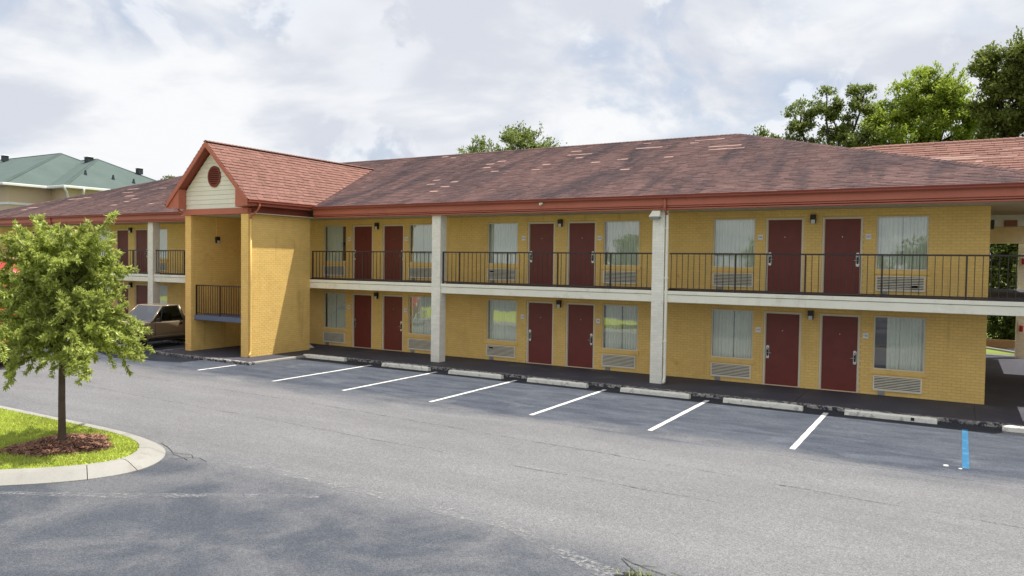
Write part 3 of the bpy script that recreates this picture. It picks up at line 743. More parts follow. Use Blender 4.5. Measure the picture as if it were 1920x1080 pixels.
# eaves: soffit, fascia boards, gutter
def eaves(root, rf, x0, x1):
    build('soffit', MB().box(x0, x1, -1.80, -.004, 4.962, 4.985), 'soffit', root)
    fa = build('fascia', MB().box(x0, x1, -1.83, -1.74, 5.035, 5.255), 'rust_paint', root, bevel=.006)
    build('trim_board', MB().box(x0, x1, -1.80, -1.70, 4.925, 5.022), 'rust_paint', fa, bevel=.008)
    build('trim_board', MB().box(x0, x1, -1.795, -1.72, 5.0225, 5.0345), 'rust_dark', fa)
    g = [(-1.835, 5.235), (-1.925, 5.225), (-1.945, 5.25), (-1.94, 5.29), (-1.965, 5.305), (-1.965, 5.325), (-1.95, 5.325), (-1.945, 5.31), (-1.92, 5.30), (-1.92, 5.255), (-1.835, 5.26)]
    build('gutter', MB().prism(g, 'x', x0, x1), 'rust_dark', fa)
    build('drip_edge', MB().box(x0, x1, -1.918, -1.845, 5.296, 5.312), 'black_metal', fa)
eaves(motel, rfm, TX1+.38, XR); eaves(wing, rfw, XL, TX0-.62)
# short lengths behind the tower
build('soffit', MB().box(TX0-.62, TX1+.38, -1.55, -.004, 4.962, 4.985), 'soffit', motel)
mb = MB().box(XR-.02, XR+.03, -1.85, 12.0, 4.93, 5.25); build('fascia', mb, 'rust_paint', motel)
# downspout on the second pillar, with its rust-coloured length on the fascia
build('downspout', MB().path([(-7.745,-1.86,5.24),(-7.745,-1.865,4.96),(-7.745,-1.70,4.80)], .037, 8), 'rust_paint', motel, smooth=True)
build('downspout', MB().path([(-7.745,-1.70,4.90),(-7.745,-1.62,4.72),(-7.745,-1.615,4.0),(-7.745,-1.615,1.0),(-7.745,-1.615,.2),(-7.745,-1.66,.09),(-7.745,-1.74,.045)], .042, 10), 'cream_paint', motel, smooth=True)
for z in (1.2, 3.0, 4.4): build('strap', MB().box(-7.80, -7.69, -1.665, -1.60, z, z+.03), 'cream_paint', motel)
build('downspout', MB().path([(-38.78,-1.86,5.24),(-38.78,-1.86,4.96),(-38.78,-1.66,4.78),(-38.78,-1.615,4.6),(-38.78,-1.615,.06)], .04, 8), 'rust_paint', wing, smooth=True)
# floodlight on the second pillar
fl = build('floodlight', MB().hexa([(-8.22,-1.86,4.73),(-7.90,-1.86,4.73),(-7.90,-1.66,4.73),(-8.22,-1.66,4.73),(-8.14,-1.80,4.90),(-7.90,-1.80,4.90),(-7.90,-1.66,4.90),(-8.14,-1.66,4.90)]), 'cream_paint', motel, bevel=.01)
build('lamp_lens', MB().hexa([(-8.18,-1.84,4.66),(-7.94,-1.84,4.66),(-7.94,-1.69,4.66),(-8.18,-1.69,4.66),(-8.21,-1.855,4.727),(-7.91,-1.855,4.727),(-7.91,-1.67,4.727),(-8.21,-1.67,4.727)]), 'grey_plastic', fl)
build('fascia_lamp', MB().box(-11.72, -11.60, -1.90, -1.835, 5.17, 5.215).box(-11.70, -11.66, -1.92, -1.84, 5.14, 5.17), 'cream_paint', motel)

# breezeway at the right end
build('breezeway_ceiling', MB().box(.004, XR, -.0, 12.2, 4.962, 4.985), 'soffit', motel)
build('upper_floor', MB().box(.006, 1.40, .002, 12.0, 2.36, H1-.004), 'walk_paint', motel)
build('ceiling', MB().box(.006, 1.40, .002, 12.0, 2.334, 2.357), 'soffit', motel)
build('cross_beam', MB().box(.006, 1.7, 3.9, 4.1, 4.62, 4.958), 'cream_paint', motel)
build('cross_beam', MB().box(.006, 1.7, 11.8, 12.15, 4.36, 4.96), 'cream_paint', motel)
build('slab_edge', MB().box(.006, 1.4, 12.003, 12.08, 2.33, 2.64), 'cream_paint', motel)
es = build('exit_sign', MB().box(.44, .76, 3.86, 3.895, 4.615, 4.80), 'exit_beige', motel)
me = text_mesh('EXIT', .15); setmat(me, 'exit_red'); build('lettering', None, None, es, me=me, mw=T(.60, 3.857, 4.705) @ RX90)
add_lamp(motel, 0, 0, mw=T(.012, 1.2, 4.55) @ Matrix.Rotation(R(90), 4, 'Z'))
add_pillar(motel, 1.28, .30, 4.36, 12.45, 12.75)
for z in (1.17, 3.72):
    a = build('call_box', MB().box(1.34, 1.52, 12.36, 12.437, z-.22, z+.22), 'plate_white', motel)
    build('alarm', MB().box(1.37, 1.49, 12.30, 12.359, z-.15, z+.10), 'alarm_red', a, bevel=.02)
r = add_rail(motel, .1, 1.25, [.12, 1.2], y=12.0)
w2 = build('wall', MB().box(2.1, 9, 3.2, 7.6, 0, 5.2), 'yellow_mortar', motel)
build('brickwork', brick_mb(brick_rects(2.1, 9, .002, 5.18, []), lambda u, z, n: (u, 3.2-n, z)), 'yellow_brick', w2, kind='stuff')
build('step', MB().box(.05, 5.8, 12.605, 12.85, G, -.02), 'concrete', motel)
# lower roof over the breezeway, steeper, running on to the right
hx0, hx1 = -4.2, 22.0; ey2, ez2, ry2, rz2 = 1.6, 5.30, 5.0, 7.30
brz = build('breezeway_roof', MB().face([(hx0,ey2,ez2),(hx1,ey2,ez2),(hx1,ry2,rz2),(hx0,ry2,rz2)]).face([(hx1,2*ry2-ey2,ez2),(hx0,2*ry2-ey2,ez2),(hx0,ry2,rz2),(hx1,ry2,rz2)]).face([(hx1,ey2,ez2),(hx1,2*ry2-ey2,ez2),(hx1,ry2,rz2)]), 'shingle_under', motel)
s2 = math.hypot(ry2-ey2, rz2-ez2); v2 = Vector((0, (ry2-ey2)/s2, (rz2-ez2)/s2))
build('shingle_courses', shingles(lambda u, v: 0 < v < s2 and u < 8.5 and (hx0+u) > RR_+(XR-RR_)*((RZ-(ez2+v*v2.z))/(RZ-EZ))-.3, (hx0, ey2, ez2), (1,0,0), v2, 40, int(s2/.165)+1, 6, jit=.008, ex=.165, hb=.022), 'shingle_new', brz, kind='stuff')
for (x, y, l) in ((-1.0, 3.95, 1.5), (-.4, 3.85, 2.2), (-.7, 3.62, 1.1), (.6, 4.3, .5)):
    k = (y-ey2)/(ry2-ey2); c = Vector((x, y, ez2+(rz2-ez2)*k)); n3 = Vector((0, -v2.z, v2.y)); c += n3*.008; ux = Vector((l/2, 0, 0)); vv = v2*.06; h = n3*.014
    build('replacement_shingle', MB().hexa([c-ux-vv, c+ux-vv, c+ux+vv, c-ux+vv, c-ux-vv+h, c+ux-vv+h, c+ux+vv+h*.4, c-ux+vv+h*.4]), 'shingle_pale', brz)
cap_run(brz, (-3.2, ry2, rz2), (8, ry2, rz2), .10, 'shingle_new')

# ------------------------------------------------------------------ stair tower
tower = empty('stair_tower', (TC, -3, 0), 'yellow brick stair tower with open front, steep shingled gable and round vent', 'stair tower')
def slabwall(root, x0, x1, y0, y1, z0, z1, faces):
    w_ = build('wall', MB().box(x0, x1, y0, y1, z0, z1), 'yellow_mortar', root)
    mb = MB()
    for fc in faces:
        if fc == 'r': m = brick_mb(brick_rects(y0, y1, z0+.006, z1, [], y0), lambda u, z, n: (x1+n, u, z), .006)
        if fc == 'l': m = brick_mb(brick_rects(-y1, -y0, z0+.006, z1, [], -y1), lambda u, z, n: (x0-n, -u, z), .006)
        if fc == 'f': m = brick_mb(brick_rects(x0, x1, z0+.006, z1, [], x0-.03), lambda u, z, n: (u, y0-n, z), .006)
        n = len(mb.v); mb.v += m.v; mb.f += [tuple(i+n for i in q) for q in m.f]
    build('brickwork', mb, 'yellow_brick', w_, kind='stuff')
slabwall(tower, TX1-.34, TX1, TF, TB, -.005, 4.93, 'rfl')
slabwall(tower, TX0, TX0+.32, TF+.06, TB, -.005, 4.93, 'rfl')
build('ceiling', MB().box(TX0-.3, TX1+.3, TF+.1, TB-.0, 4.936, 4.958), 'soffit', tower)
lb = build('lintel', MB().box(TX0-.02, TX1-.0, TF-.025, TF+.16, 4.936, 5.145), 'rust_paint', tower, bevel=.006)
# gable face: white clapboards
gz0, gy = 5.15, -4.46
for k in range(12):
    z0 = gz0+k*.16; z1 = z0+.155
    half = lambda z: max(0, min(1.50, (7.28-z)/.954-.02))
    if half(z1) < .04: continue
    a, b = half(z0), half(z1)
    mb = MB().hexa([(TC-a,gy-.022,z0),(TC+a,gy-.022,z0),(TC+a,gy+.02,z0),(TC-a,gy+.02,z0),(TC-b,gy-.004,z1),(TC+b,gy-.004,z1),(TC+b,gy+.02,z1),(TC-b,gy+.02,z1)])
    build('clapboard', mb, 'siding_white', tower)
build('gable_wall', MB().prism([(TC-1.6,5.14),(TC+1.6,5.14),(TC+1.6,5.7),(TC,7.25),(TC-1.6,5.7)], 'y', gy+.022, gy+.06), 'siding_white', tower)
vz = 6.27; vc = TC+.06
ring = MB(); n = 28
for i in range(n):
    a, b = 2*math.pi*i/n, 2*math.pi*(i+1)/n
    P = lambda an, r, y: (vc+r*math.cos(an), y, vz+r*1.12*math.sin(an))
    ring.hexa([P(a,.27,gy-.05), P(b,.27,gy-.05), P(b,.27,gy), P(a,.27,gy), P(a,.335,gy-.05), P(b,.335,gy-.05), P(b,.335,gy), P(a,.335,gy)])
vent = build('gable_vent', ring, 'vent_red', tower)
build('vent_back', MB().prism([(vc+.275*math.cos(2*math.pi*i/n), vz+.308*math.sin(2*math.pi*i/n)) for i in range(n)], 'y', gy-.028, gy-.023), 'grille_dark', vent)
for k in range(9):
    z = vz-.27+k*.0675; hw = .275*math.sqrt(max(0, 1-((z-vz)/.31)**2))
    build('louvre', MB().hexa([(vc-hw,gy-.046,z-.022),(vc+hw,gy-.046,z-.022),(vc+hw,gy-.030,z+.006),(vc-hw,gy-.030,z+.006),(vc-hw,gy-.050,z-.010),(vc+hw,gy-.050,z-.010),(vc+hw,gy-.034,z+.020),(vc-hw,gy-.034,z+.020)]), 'vent_red', vent)
# roof slopes
EH, TRZ, TEZ, YF = 2.16, 7.48, 5.42, -4.82
ymain = lambda z: EY+(z-EZ)/PITCHM
for s in (-1, 1):
    e = TC+s*EH
    th = Vector((s*-.02, 0, -.06))
    top = [Vector((e, YF, TEZ)), Vector((e, ymain(TEZ), TEZ)), Vector((TC, ymain(TRZ), TRZ)), Vector((TC, YF, TRZ))]
    rf = build('roof', MB().hexa([p+th for p in top]+top), 'shingle_under', tower)
    L = math.hypot(EH, TRZ-TEZ); vd = Vector((-s*EH/L, 0, (TRZ-TEZ)/L)); ud = Vector((0, s, 0)); o0 = Vector((e+s*.03, YF if s > 0 else ymain(TRZ), TEZ-.03))
    span = ymain(TRZ)-YF
    def ins(u, v, s=s, o0=o0, vd=vd, L=L):
        if not 0 <= v < L: return False
        z = TEZ+vd.z*v; y = YF+u if s > 0 else ymain(TRZ)-u
        return YF-.01 < y < ymain(z)+.12
    build('shingle_courses', shingles(ins, o0, ud, vd, int(span/.305)+2, int(L/.165)+1, 8+s, ex=.165, hb=.024, umin=0 if s > 0 else -9, umax=99 if s > 0 else span), 'shingle_new' if s > 0 else 'shingle_red', rf, kind='stuff')
    # rake board along the gable edge
    A = Vector((TC, YF-.012, TRZ-.005)); B = Vector((e, YF-.012, TEZ-.005)); dn = Vector((0, 0, -.20)); bk_ = Vector((0, .045, 0))
    build('rake_board', MB().hexa([A+dn, B+dn, B+dn+bk_, A+dn+bk_, A, B, B+bk_, A+bk_]), 'rust_paint', tower)
    # soffit under the gable overhang, laid as boards
    for k in range(3):
        y0 = YF+.035+k*.115; sA = Vector((TC, y0, TRZ-.13)); sB = Vector((e-s*.32, y0, TEZ+.19)); q = Vector((0, .108, 0)); t2 = Vector((0, 0, -.018))
        build('soffit_board', MB().hexa([sA+t2, sB+t2, sB+t2+q, sA+t2+q, sA, sB, sB+q, sA+q]), 'rust_dark', tower)
    # boxed eave return
    x_in = TC+s*1.51
    prof = [(x_in, 5.155), (e-s*.03, 5.19), (e, 5.26), (e, TEZ-.10), (x_in, TEZ-.16+.954*(EH-1.51)-.02)]
    build('eave_return', MB().prism(prof, 'y', YF+.036, gy+.02), 'rust_paint', tower)
    # eave box back to the main roof with gutter
    yb = -1.75
    build('eave_box', MB().box(min(e-s*.06, e-s*.52), max(e-s*.06, e-s*.52), gy+.024, yb, 5.20, 5.222), 'rust_dark', tower)
    build('fascia', MB().box(min(e-s*.06, e-s*.02), max(e-s*.06, e-s*.02), YF+.04, yb, 5.20, TEZ-.06), 'rust_paint', tower)
    pr = [(e-s*.018, 5.29), (e+s*.07, 5.28), (e+s*.10, 5.31), (e+s*.095, 5.36), (e+s*.115, 5.385), (e+s*.10, 5.395), (e+s*.075, 5.37), (e+s*.075, 5.315), (e-s*.018, 5.31)]
    build('gutter', MB().prism(pr, 'y', YF, yb), 'rust_dark', tower)
for x0 in (TX1-.30, TX0-.01): build('eave_beam', MB().box(x0, x0+.31, TF+.17, TB, 4.934, 5.20), 'rust_dark', tower)
cap_run(tower, (TC, YF, TRZ), (TC, ymain(TRZ)-.1, TRZ), .12, 'shingle_new')
# valley: darker woven line where the gable meets the main slope
for s in (-1, 1):
    A = Vector((TC, ymain(TRZ), TRZ+.015)); B = Vector((TC+s*EH, ymain(TEZ), TEZ+.015)); wv = Vector((.05, .0, .0))
    build('valley', MB().face([A-wv, A+wv, B+wv, B-wv]), 'shingle_under', tower)
# downspouts
build('downspout', MB().path([(TC+EH+.05,-4.35,5.29),(TC+EH+.05,-4.35,5.17),(TC+EH-.02,-4.36,5.05),(TX1+.07,-4.40,4.86),(TX1+.055,-4.405,4.75)], .035, 8), 'rust_paint', tower, smooth=True)
build('downspout', MB().path([(TX1+.055,-4.405,4.76),(TX1+.055,-4.405,2.5),(TX1+.055,-4.405,.22),(TX1+.075,-4.44,.11),(TX1+.11,-4.52,.06)], .038, 8), 'yellow_brick', tower, smooth=True)
build('downspout', MB().path([(TC-EH-.03,-4.30,5.29),(TC-EH-.03,-4.30,5.15),(TX0-.15,-4.32,4.98),(TX0-.05,-4.34,4.86),(TX0-.05,-4.34,.05)], .035, 8), 'rust_paint', tower, smooth=True)
# landing, balustrade, stairs
ld = build('landing', MB().box(TX0+.33, TX1-.35, -4.30, -3.05, 1.14, 1.31), 'landing_blue', tower, bevel=.01)
rl = add_rail(tower, TX0+.34, TX1-.36, [TX0+.36, TC+.03, TX1-.38], step=.125, y=-4.22, z=1.31, h=1.10)
st = build('stair_flight', MB().prism([(-3.045,1.14),(-3.045,.93),(-1.20,-.01),(-.95,-.01)], 'x', TC+.05, TC+.11).prism([(-3.045,1.14),(-3.045,.93),(-1.20,-.01),(-.95,-.01)], 'x', TX1-.44, TX1-.38), 'cream_paint', tower)
for k in range(7):
    build('tread', MB().box(TC+.115, TX1-.445, -3.04+k*.28, -3.04+k*.28+.30, 1.14-.165*(k+1)+.10, 1.14-.165*(k+1)+.15), 'landing_blue', st)
build('handrail', MB().tube((TC+.08,-3.05,2.25),(TC+.08,-1.2,1.05),.024,.024,8).tube((TC+.08,-3.05,1.31),(TC+.08,-3.05,2.25),.02,.02,8).tube((TC+.08,-1.2,0),(TC+.08,-1.2,1.05),.02,.02,8), 'rail_brown', tower)
add_lamp(tower, 0, 0, mw=T(TX0+.33, -3.32, 4.08) @ Matrix.Rotation(R(90), 4, 'Z'))
build('conduit', MB().tube((TX0+.336,-3.32,4.2),(TX0+.336,-3.32,4.93),.012,.012,6), 'yellow_brick', tower)

# ------------------------------------------------------------------ wheel stops
def stop_mb(seed):
    rnd = random.Random(seed); mb = MB(); L = .95; n = 12; v = []; 
    for i in range(n+1):
        x = -L+2*L*i/n; e = .02 if i in (0, n) else 0
        j = lambda: rnd.uniform(-.004, .004)
        v.append([(x, -.085+e*.3, 0), (x, -.078+j()+e, .10-e+j()), (x, -.055+j(), .128-e+j()), (x, .055+j(), .128-e+j()), (x, .078+j()-e, .10-e+j()), (x, .085-e*.3, 0)])
    for row in v: mb.v += row
    for i in range(n):
        for k in range(6):
            a, b = i*6+k, i*6+(k+1) % 6; mb.f.append((a, a+6, b+6, b))
    mb.f += [tuple(range(6))[::-1], tuple(n*6+k for k in range(6))]
    return mb
STOPS = [(-19.62,-2.86,'pale worn concrete wheel stop in the bay beside the stair tower'),(-15.92,-3.00,'concrete wheel stop in front of the first white pillar'),(-13.2,-3.05,'concrete wheel stop just right of the first white pillar'),
         (-10.42,-3.04,'concrete wheel stop before the second pair of lower maroon doors'),(-7.5,-3.06,'concrete wheel stop in front of the second white pillar and downspout'),(-4.72,-3.07,'mottled concrete wheel stop before the right pair of lower doors'),
         (-1.9,-2.97,'concrete wheel stop with a dark pin hole beside the blue line'),(1.22,-2.95,'concrete wheel stop cut by the right edge of the picture, beyond the blue line')]
for i, (x, y, lb_) in enumerate(STOPS):
    o = build('wheel_stop', stop_mb(i), 'stop_concrete', mw=T(x, y, G+.001) @ Matrix.Rotation(R([1.2,-.6,.8,-.4,.3,-.9,.5,.2][i]), 4, 'Z'))
    o.modifiers.new('b', 'BEVEL').width = .008
    tag(o, lb_, 'wheel stop', 'wheel stops along the kerb')
    for s in (-.62, .62):
        if i == 6 and s > 0:
            build('pin_hole', MB().box(-.035, .035, -.088, -.074, .03, .10), 'crack_dark', o, mw=T(x+s*.75, y, G))
        build('pin', MB().tube((0,0,.12),(0,0,.132),.016,.016,8), 'rust_dark', o, mw=T(x+s, y, G))

# ------------------------------------------------------------------ planted island
OUT = [(-60,-13.37),(-45,-13.37),(-34,-13.37),(-27,-13.37),(-22.5,-13.37),(-19.5,-13.37),(-17.4,-13.37),(-16.1,-13.37),(-15.2,-13.37),(-14.3,-13.40),(-13.55,-13.50),(-12.95,-13.70),(-12.5,-14.0),(-12.2,-14.35),(-12.04,-14.75),(-12.05,-15.15),(-12.2,-15.55),(-12.5,-15.98),(-12.94,-16.44),(-13.6,-17.05),(-14.6,-17.9),(-16,-18.9),(-18,-20.1),(-20.5,-21.2),(-24,-22.0),(-29,-22.3),(-38,-22.4),(-60,-22.4)]
def dense(P, k=5):
    o = []
    for i in range(len(P)-1):
        p0 = Vector(P[max(i-1, 0)]); p1 = Vector(P[i]); p2 = Vector(P[i+1]); p3 = Vector(P[min(i+2, len(P)-1)])
        for j in range(k):
            t = j/k; o.append(0.5*((2*p1)+(p2-p0)*t+(2*p0-5*p1+4*p2-p3)*t*t+(3*p1-p0-3*p2+p3)*t**3))
    o.append(Vector(P[-1])); return o
O2 = dense(OUT)
def inset(P, d_):
    o = []
    for i, p in enumerate(P):
        t = (P[min(i+1, len(P)-1)]-P[max(i-1, 0)]).normalized(); nn = Vector((t.y, -t.x)); k = d_(i) if callable(d_) else d_
        o.append(p+nn*k)
    return o
wf = lambda i: 1.0
RINGS = [(0, G-.03), (.0, G+.012), (.13, G+.085), (.23, G+.135), (.30, G+.152), (.42, G+.150), (.435, G+.10)]
rings = [[(q.x, q.y, z) for q in inset(O2, d_)] for d_, z in RINGS]
isl = None
segs = [(0, 25), (25, 47), (47, 59), (59, 71), (71, 80), (80, 94), (94, len(O2)-1)]
for (a, b) in segs:
    mb = MB()
    for r in range(len(rings)-1):
        for i in range(a, b):
            p = lambda rr_, ii, e=0: Vector(rings[rr_][ii])
            A, B = p(r, i), p(r, i+1); C_, D_ = p(r+1, i+1), p(r+1, i)
            if i == b-1:
                B = B+(A-B).normalized()*.012 if (A-B).length > .02 else B; C_ = C_+(D_-C_).normalized()*.012 if (D_-C_).length > .02 else C_
            mb.face([A, B, C_, D_])
    if isl is None: isl = build('island_kerb', mb, 'concrete', kind='structure', smooth=True)
    else: build('kerb_segment', mb, 'concrete', isl, smooth=True)
inner = inset(O2, .40)
build('lawn', MB().face([(p.x, p.y, G+.135) for p in inner]), 'lawn_turf', kind='structure')
TREE = Vector((-14.12, -14.88, G+.13))
def in_poly(x, y, P):
    c = False; j = len(P)-1
    for i in range(len(P)):
        if ((P[i].y > y) != (P[j].y > y)) and (x < (P[j].x-P[i].x)*(y-P[i].y)/(P[j].y-P[i].y)+P[i].x): c = not c
        j = i
    return c
MR = lambda a: .80+.08*math.sin(3*a+1)+.06*math.sin(5*a)
mb = MB(); rnd = random.Random(3); n_ = 0; inner_g = inset(O2, .425)
while n_ < 34000:
    x = rnd.uniform(-21.5, -12.4); y = rnd.uniform(-19.5, -13.6)
    if (x-CAM.x)*math.cos(YAW)+(y-CAM.y)*math.sin(YAW) < -1.0*0.72*((x-CAM.x)*-math.sin(YAW)+(y-CAM.y)*math.cos(YAW))-.6: continue
    if not in_poly(x, y, inner_g): continue
    dx, dy = x-TREE.x, y-TREE.y; a = math.atan2(dy, dx); rr2 = math.hypot(dx, dy)
    if rr2 < MR(a)-.06*rnd.random(): continue
    n_ += 1; an = rnd.uniform(0, 6.28); l = rnd.uniform(.025, .06); le = rnd.gauss(0, .5)*l
    p = Vector((x, y, G+.132)); q = p+Vector((le*math.cos(an), le*math.sin(an), l)); o_ = Vector((math.sin(an), -math.cos(an), 0))*rnd.uniform(.006, .012)
    mb.face([p-o_, p+o_, q])
tag(build('grass', mb, 'grass_blade'), 'bright green mown grass on the kerbed island', 'grass', kind='stuff')
mb = MB(); n = 28
for i in range(n):
    a, b = 2*math.pi*i/n, 2*math.pi*(i+1)/n
    for (r0, z0), (r1, z1) in zip([(0,.10),(.4,.085),(.75,.045),(1.0,.0)], [(.4,.085),(.75,.045),(1.0,.0),(1.04,-.03)]):
        P = lambda an, r, z: (TREE.x+r*MR(an)*math.cos(an), TREE.y+r*MR(an)*math.sin(an), G+.14+z)
        mb.face([P(a,r0,z0), P(a,r1,z1), P(b,r1,z1), P(b,r0,z0)])
mo = tag(build('mulch_mound', mb, 'soil', smooth=True), 'low mound of soil under the mulch at the foot of the young tree', 'mulch', kind='stuff')
mb = MB()
for i in range(4200):
    a = rnd.uniform(0, 6.28); r = math.sqrt(rnd.random())*1.05; rr2 = r*MR(a); z = G+.14+.10*(1-r*r*.95)+rnd.uniform(0, .012)
    l = rnd.uniform(.02, .06); wd = rnd.uniform(.005, .012); an = rnd.uniform(0, 6.28); tl = rnd.uniform(-.5, .5)
    c = Vector((TREE.x+rr2*math.cos(a), TREE.y+rr2*math.sin(a), z)); t = Vector((math.cos(an), math.sin(an), tl))*l; s = Vector((-math.sin(an), math.cos(an), rnd.uniform(-.5,.5)))*wd
    mb.face([c-t-s, c+t-s, c+t+s, c-t+s])
tag(build('mulch', mb, 'mulch'), 'reddish brown bark mulch ring round the young tree', 'mulch', kind='stuff')

# ------------------------------------------------------------------ trees
def leaf(mb, p, d_, up, l, wd):
    """one folded leaf: two triangles pairs along the mid rib"""
    s = d_.cross(up)
    if s.length < 1e-4: s = d_.orthogonal()
    s.normalize(); k = up*(wd*.35); n = len(mb.v)
    mb.v += [tuple(p), tuple(p+d_*(l*.45)+s*wd+k), tuple(p+d_*l), tuple(p+d_*(l*.45)-s*wd+k)]
    mb.f += [(n, n+1, n+2), (n, n+2, n+3)]
def rvec(rnd):
    while True:
        v = Vector((rnd.uniform(-1,1), rnd.uniform(-1,1), rnd.uniform(-1,1)))
        if .1 < v.length < 1: return v.normalized()
def tuft(mb, p, d_, rnd, n, l, wd):
    for i in range(n):
        q = (d_*1.0+rvec(rnd)*.95).normalized()
        leaf(mb, p+rvec(rnd)*l*.25, q, (Vector((0,0,1))+rvec(rnd)*.7).normalized(), l*rnd.uniform(.7,1.25), wd*rnd.uniform(.7,1.2))
def bend(a, b, sag, rnd, n=7, jit=.04):
    a, b = Vector(a), Vector(b); L = (b-a).length; o = []
    j1 = rvec(rnd)*L*jit
    for i in range(n+1):
        t = i/n; p = a.lerp(b, t)+Vector((0,0,sag*4*t*(1-t)))+j1*math.sin(t*math.pi); o.append(p)
    return o

# young oak on the island
rnd = random.Random(21)
oak = empty('young_oak', TREE, 'young green oak with slim bare trunk in the mulched kerbed island', 'tree')
tp = [TREE+Vector((0,0,-.05)), TREE+Vector((.0,0,.05)), TREE+Vector((.01,0,.25)), TREE+Vector((-.01,.01,.8)), TREE+Vector((.02,0,1.4)), TREE+Vector((.0,.02,2.1)), TREE+Vector((.02,.0,2.8)), TREE+Vector((-.01,.01,3.4)), TREE+Vector((-.05,0,3.75))]
wood = MB().path(tp, [.10,.080,.064,.058,.054,.044,.032,.016,.007], 10)
leaves = MB()
def trunk_at(z):
    for a, b in zip(tp, tp[1:]):
        if a.z <= z <= b.z: return a.lerp(b, (z-a.z)/(b.z-a.z))
    return tp[-1]
def foliate(pts, rnd, dens, l=.080, wd=.0145, start=.3):
    L = sum((b-a).length for a, b in zip(pts, pts[1:])); n = max(3, int(L*dens))
    for i in range(n):
        t = start+(1-start)*(i+rnd.random())/n; x = t*(len(pts)-1); k = min(int(x), len(pts)-2); p = pts[k].lerp(pts[k+1], x-k)
        d_ = (pts[k+1]-pts[k]).normalized()
        tuft(leaves, p, (d_*.8+rvec(rnd)*.7).normalized(), rnd, rnd.choice((7,8,9,10)), l, wd)
    tuft(leaves, pts[-1], (pts[-1]-pts[-2]).normalized(), rnd, 8, l, wd)
nb = 64
for i in range(nb):
    t = (i+.5)/nb; h = 1.58+1.80*t**1.05; a = i*2.39996+rnd.uniform(-.3,.3)
    rad = (1.36*(1-((h-1.55)/2.6)**2*.95) if h > 1.55 else 1.1)*rnd.uniform(.58,1.20)
    rise = -.22+.72*(h-1.58)/1.80+rnd.uniform(-.12,.16)
    b0 = trunk_at(TREE.z+h*.93); tip = Vector((TREE.x+math.cos(a)*rad, TREE.y+math.sin(a)*rad, TREE.z+h+rise*.8))
    pts = bend(b0, tip, .16*rad, rnd, 7, .05)
    wood.path(pts, [.022*(1-.85*k/7)*(1.2-.5*t)+.002 for k in range(8)], 5)
    foliate(pts, rnd, 26, start=.25)
    for j in range(11):
        x = (.16+.82*(j+rnd.random())/11)*7; k = min(int(x), 6); p = pts[k].lerp(pts[k+1], x-k); d_ = (pts[k+1]-pts[k]).normalized()
        sd_ = (d_*.65+rvec(rnd)*.85+Vector((0,0,-.10))).normalized(); l = rnd.uniform(.22,.50)*(1.1-.4*x/7)
        q = bend(p, p+sd_*l, -.05*l, rnd, 3, .08); wood.path(q, [.006,.005,.004,.002], 4)
        foliate(q, rnd, 34, start=.05)
for tip, n in ((Vector((-15.12,-14.75,4.08)), 1), (Vector((-12.74,-14.75,4.10)), 1), (Vector((-13.45,-14.9,3.85)), 1), (Vector((-14.2,-15.2,3.8)), 1), (Vector((-15.6,-14.9,3.30)), 1), (Vector((-13.1,-14.6,3.65)), 1)):
    q = bend(trunk_at(TREE.z+2.75), tip, .12, rnd, 8, .04); wood.path(q, [.016,.014,.012,.010,.008,.006,.005,.004,.003], 5); foliate(q, rnd, 24, start=.3, l=.10)
    for j in range(5):
        x = 3.5+j*.85; k = min(int(x), 7); p = q[k].lerp(q[k+1], x-k); e = bend(p, p+((q[k+1]-q[k]).normalized()*.6+rvec(rnd)*.8).normalized()*rnd.uniform(.12,.34), 0, rnd, 2, .05); foliate(e, rnd, 26, start=.1, l=.09)
for (x, y, z) in ((-15.0,-15.35,1.08),(-14.75,-14.7,1.22),(-13.75,-15.0,1.42),(-13.05,-14.3,1.38),(-12.85,-14.2,1.75),(-15.3,-15.6,1.3),(-14.6,-15.5,1.35),(-12.8,-14.1,2.1),(-15.3,-15.8,1.7),(-13.2,-14.5,1.5),(-15.2,-15.2,1.9),(-15.45,-15.55,1.65),(-15.4,-15.75,2.05),(-15.5,-15.5,2.35),(-15.35,-15.7,2.6),(-15.3,-15.4,2.85),(-15.0,-15.6,3.0),(-15.6,-15.9,2.2),(-15.2,-15.9,2.5)):
    q = bend(trunk_at(TREE.z+1.55), (x, y, z), .55, rnd, 8, .04); wood.path(q, [.014,.012,.010,.009,.007,.006,.005,.004,.002], 5); foliate(q, rnd, 34, start=.3)
build('trunk', wood, 'bark', oak, smooth=True); build('crown', leaves, 'oak_leaf', oak)

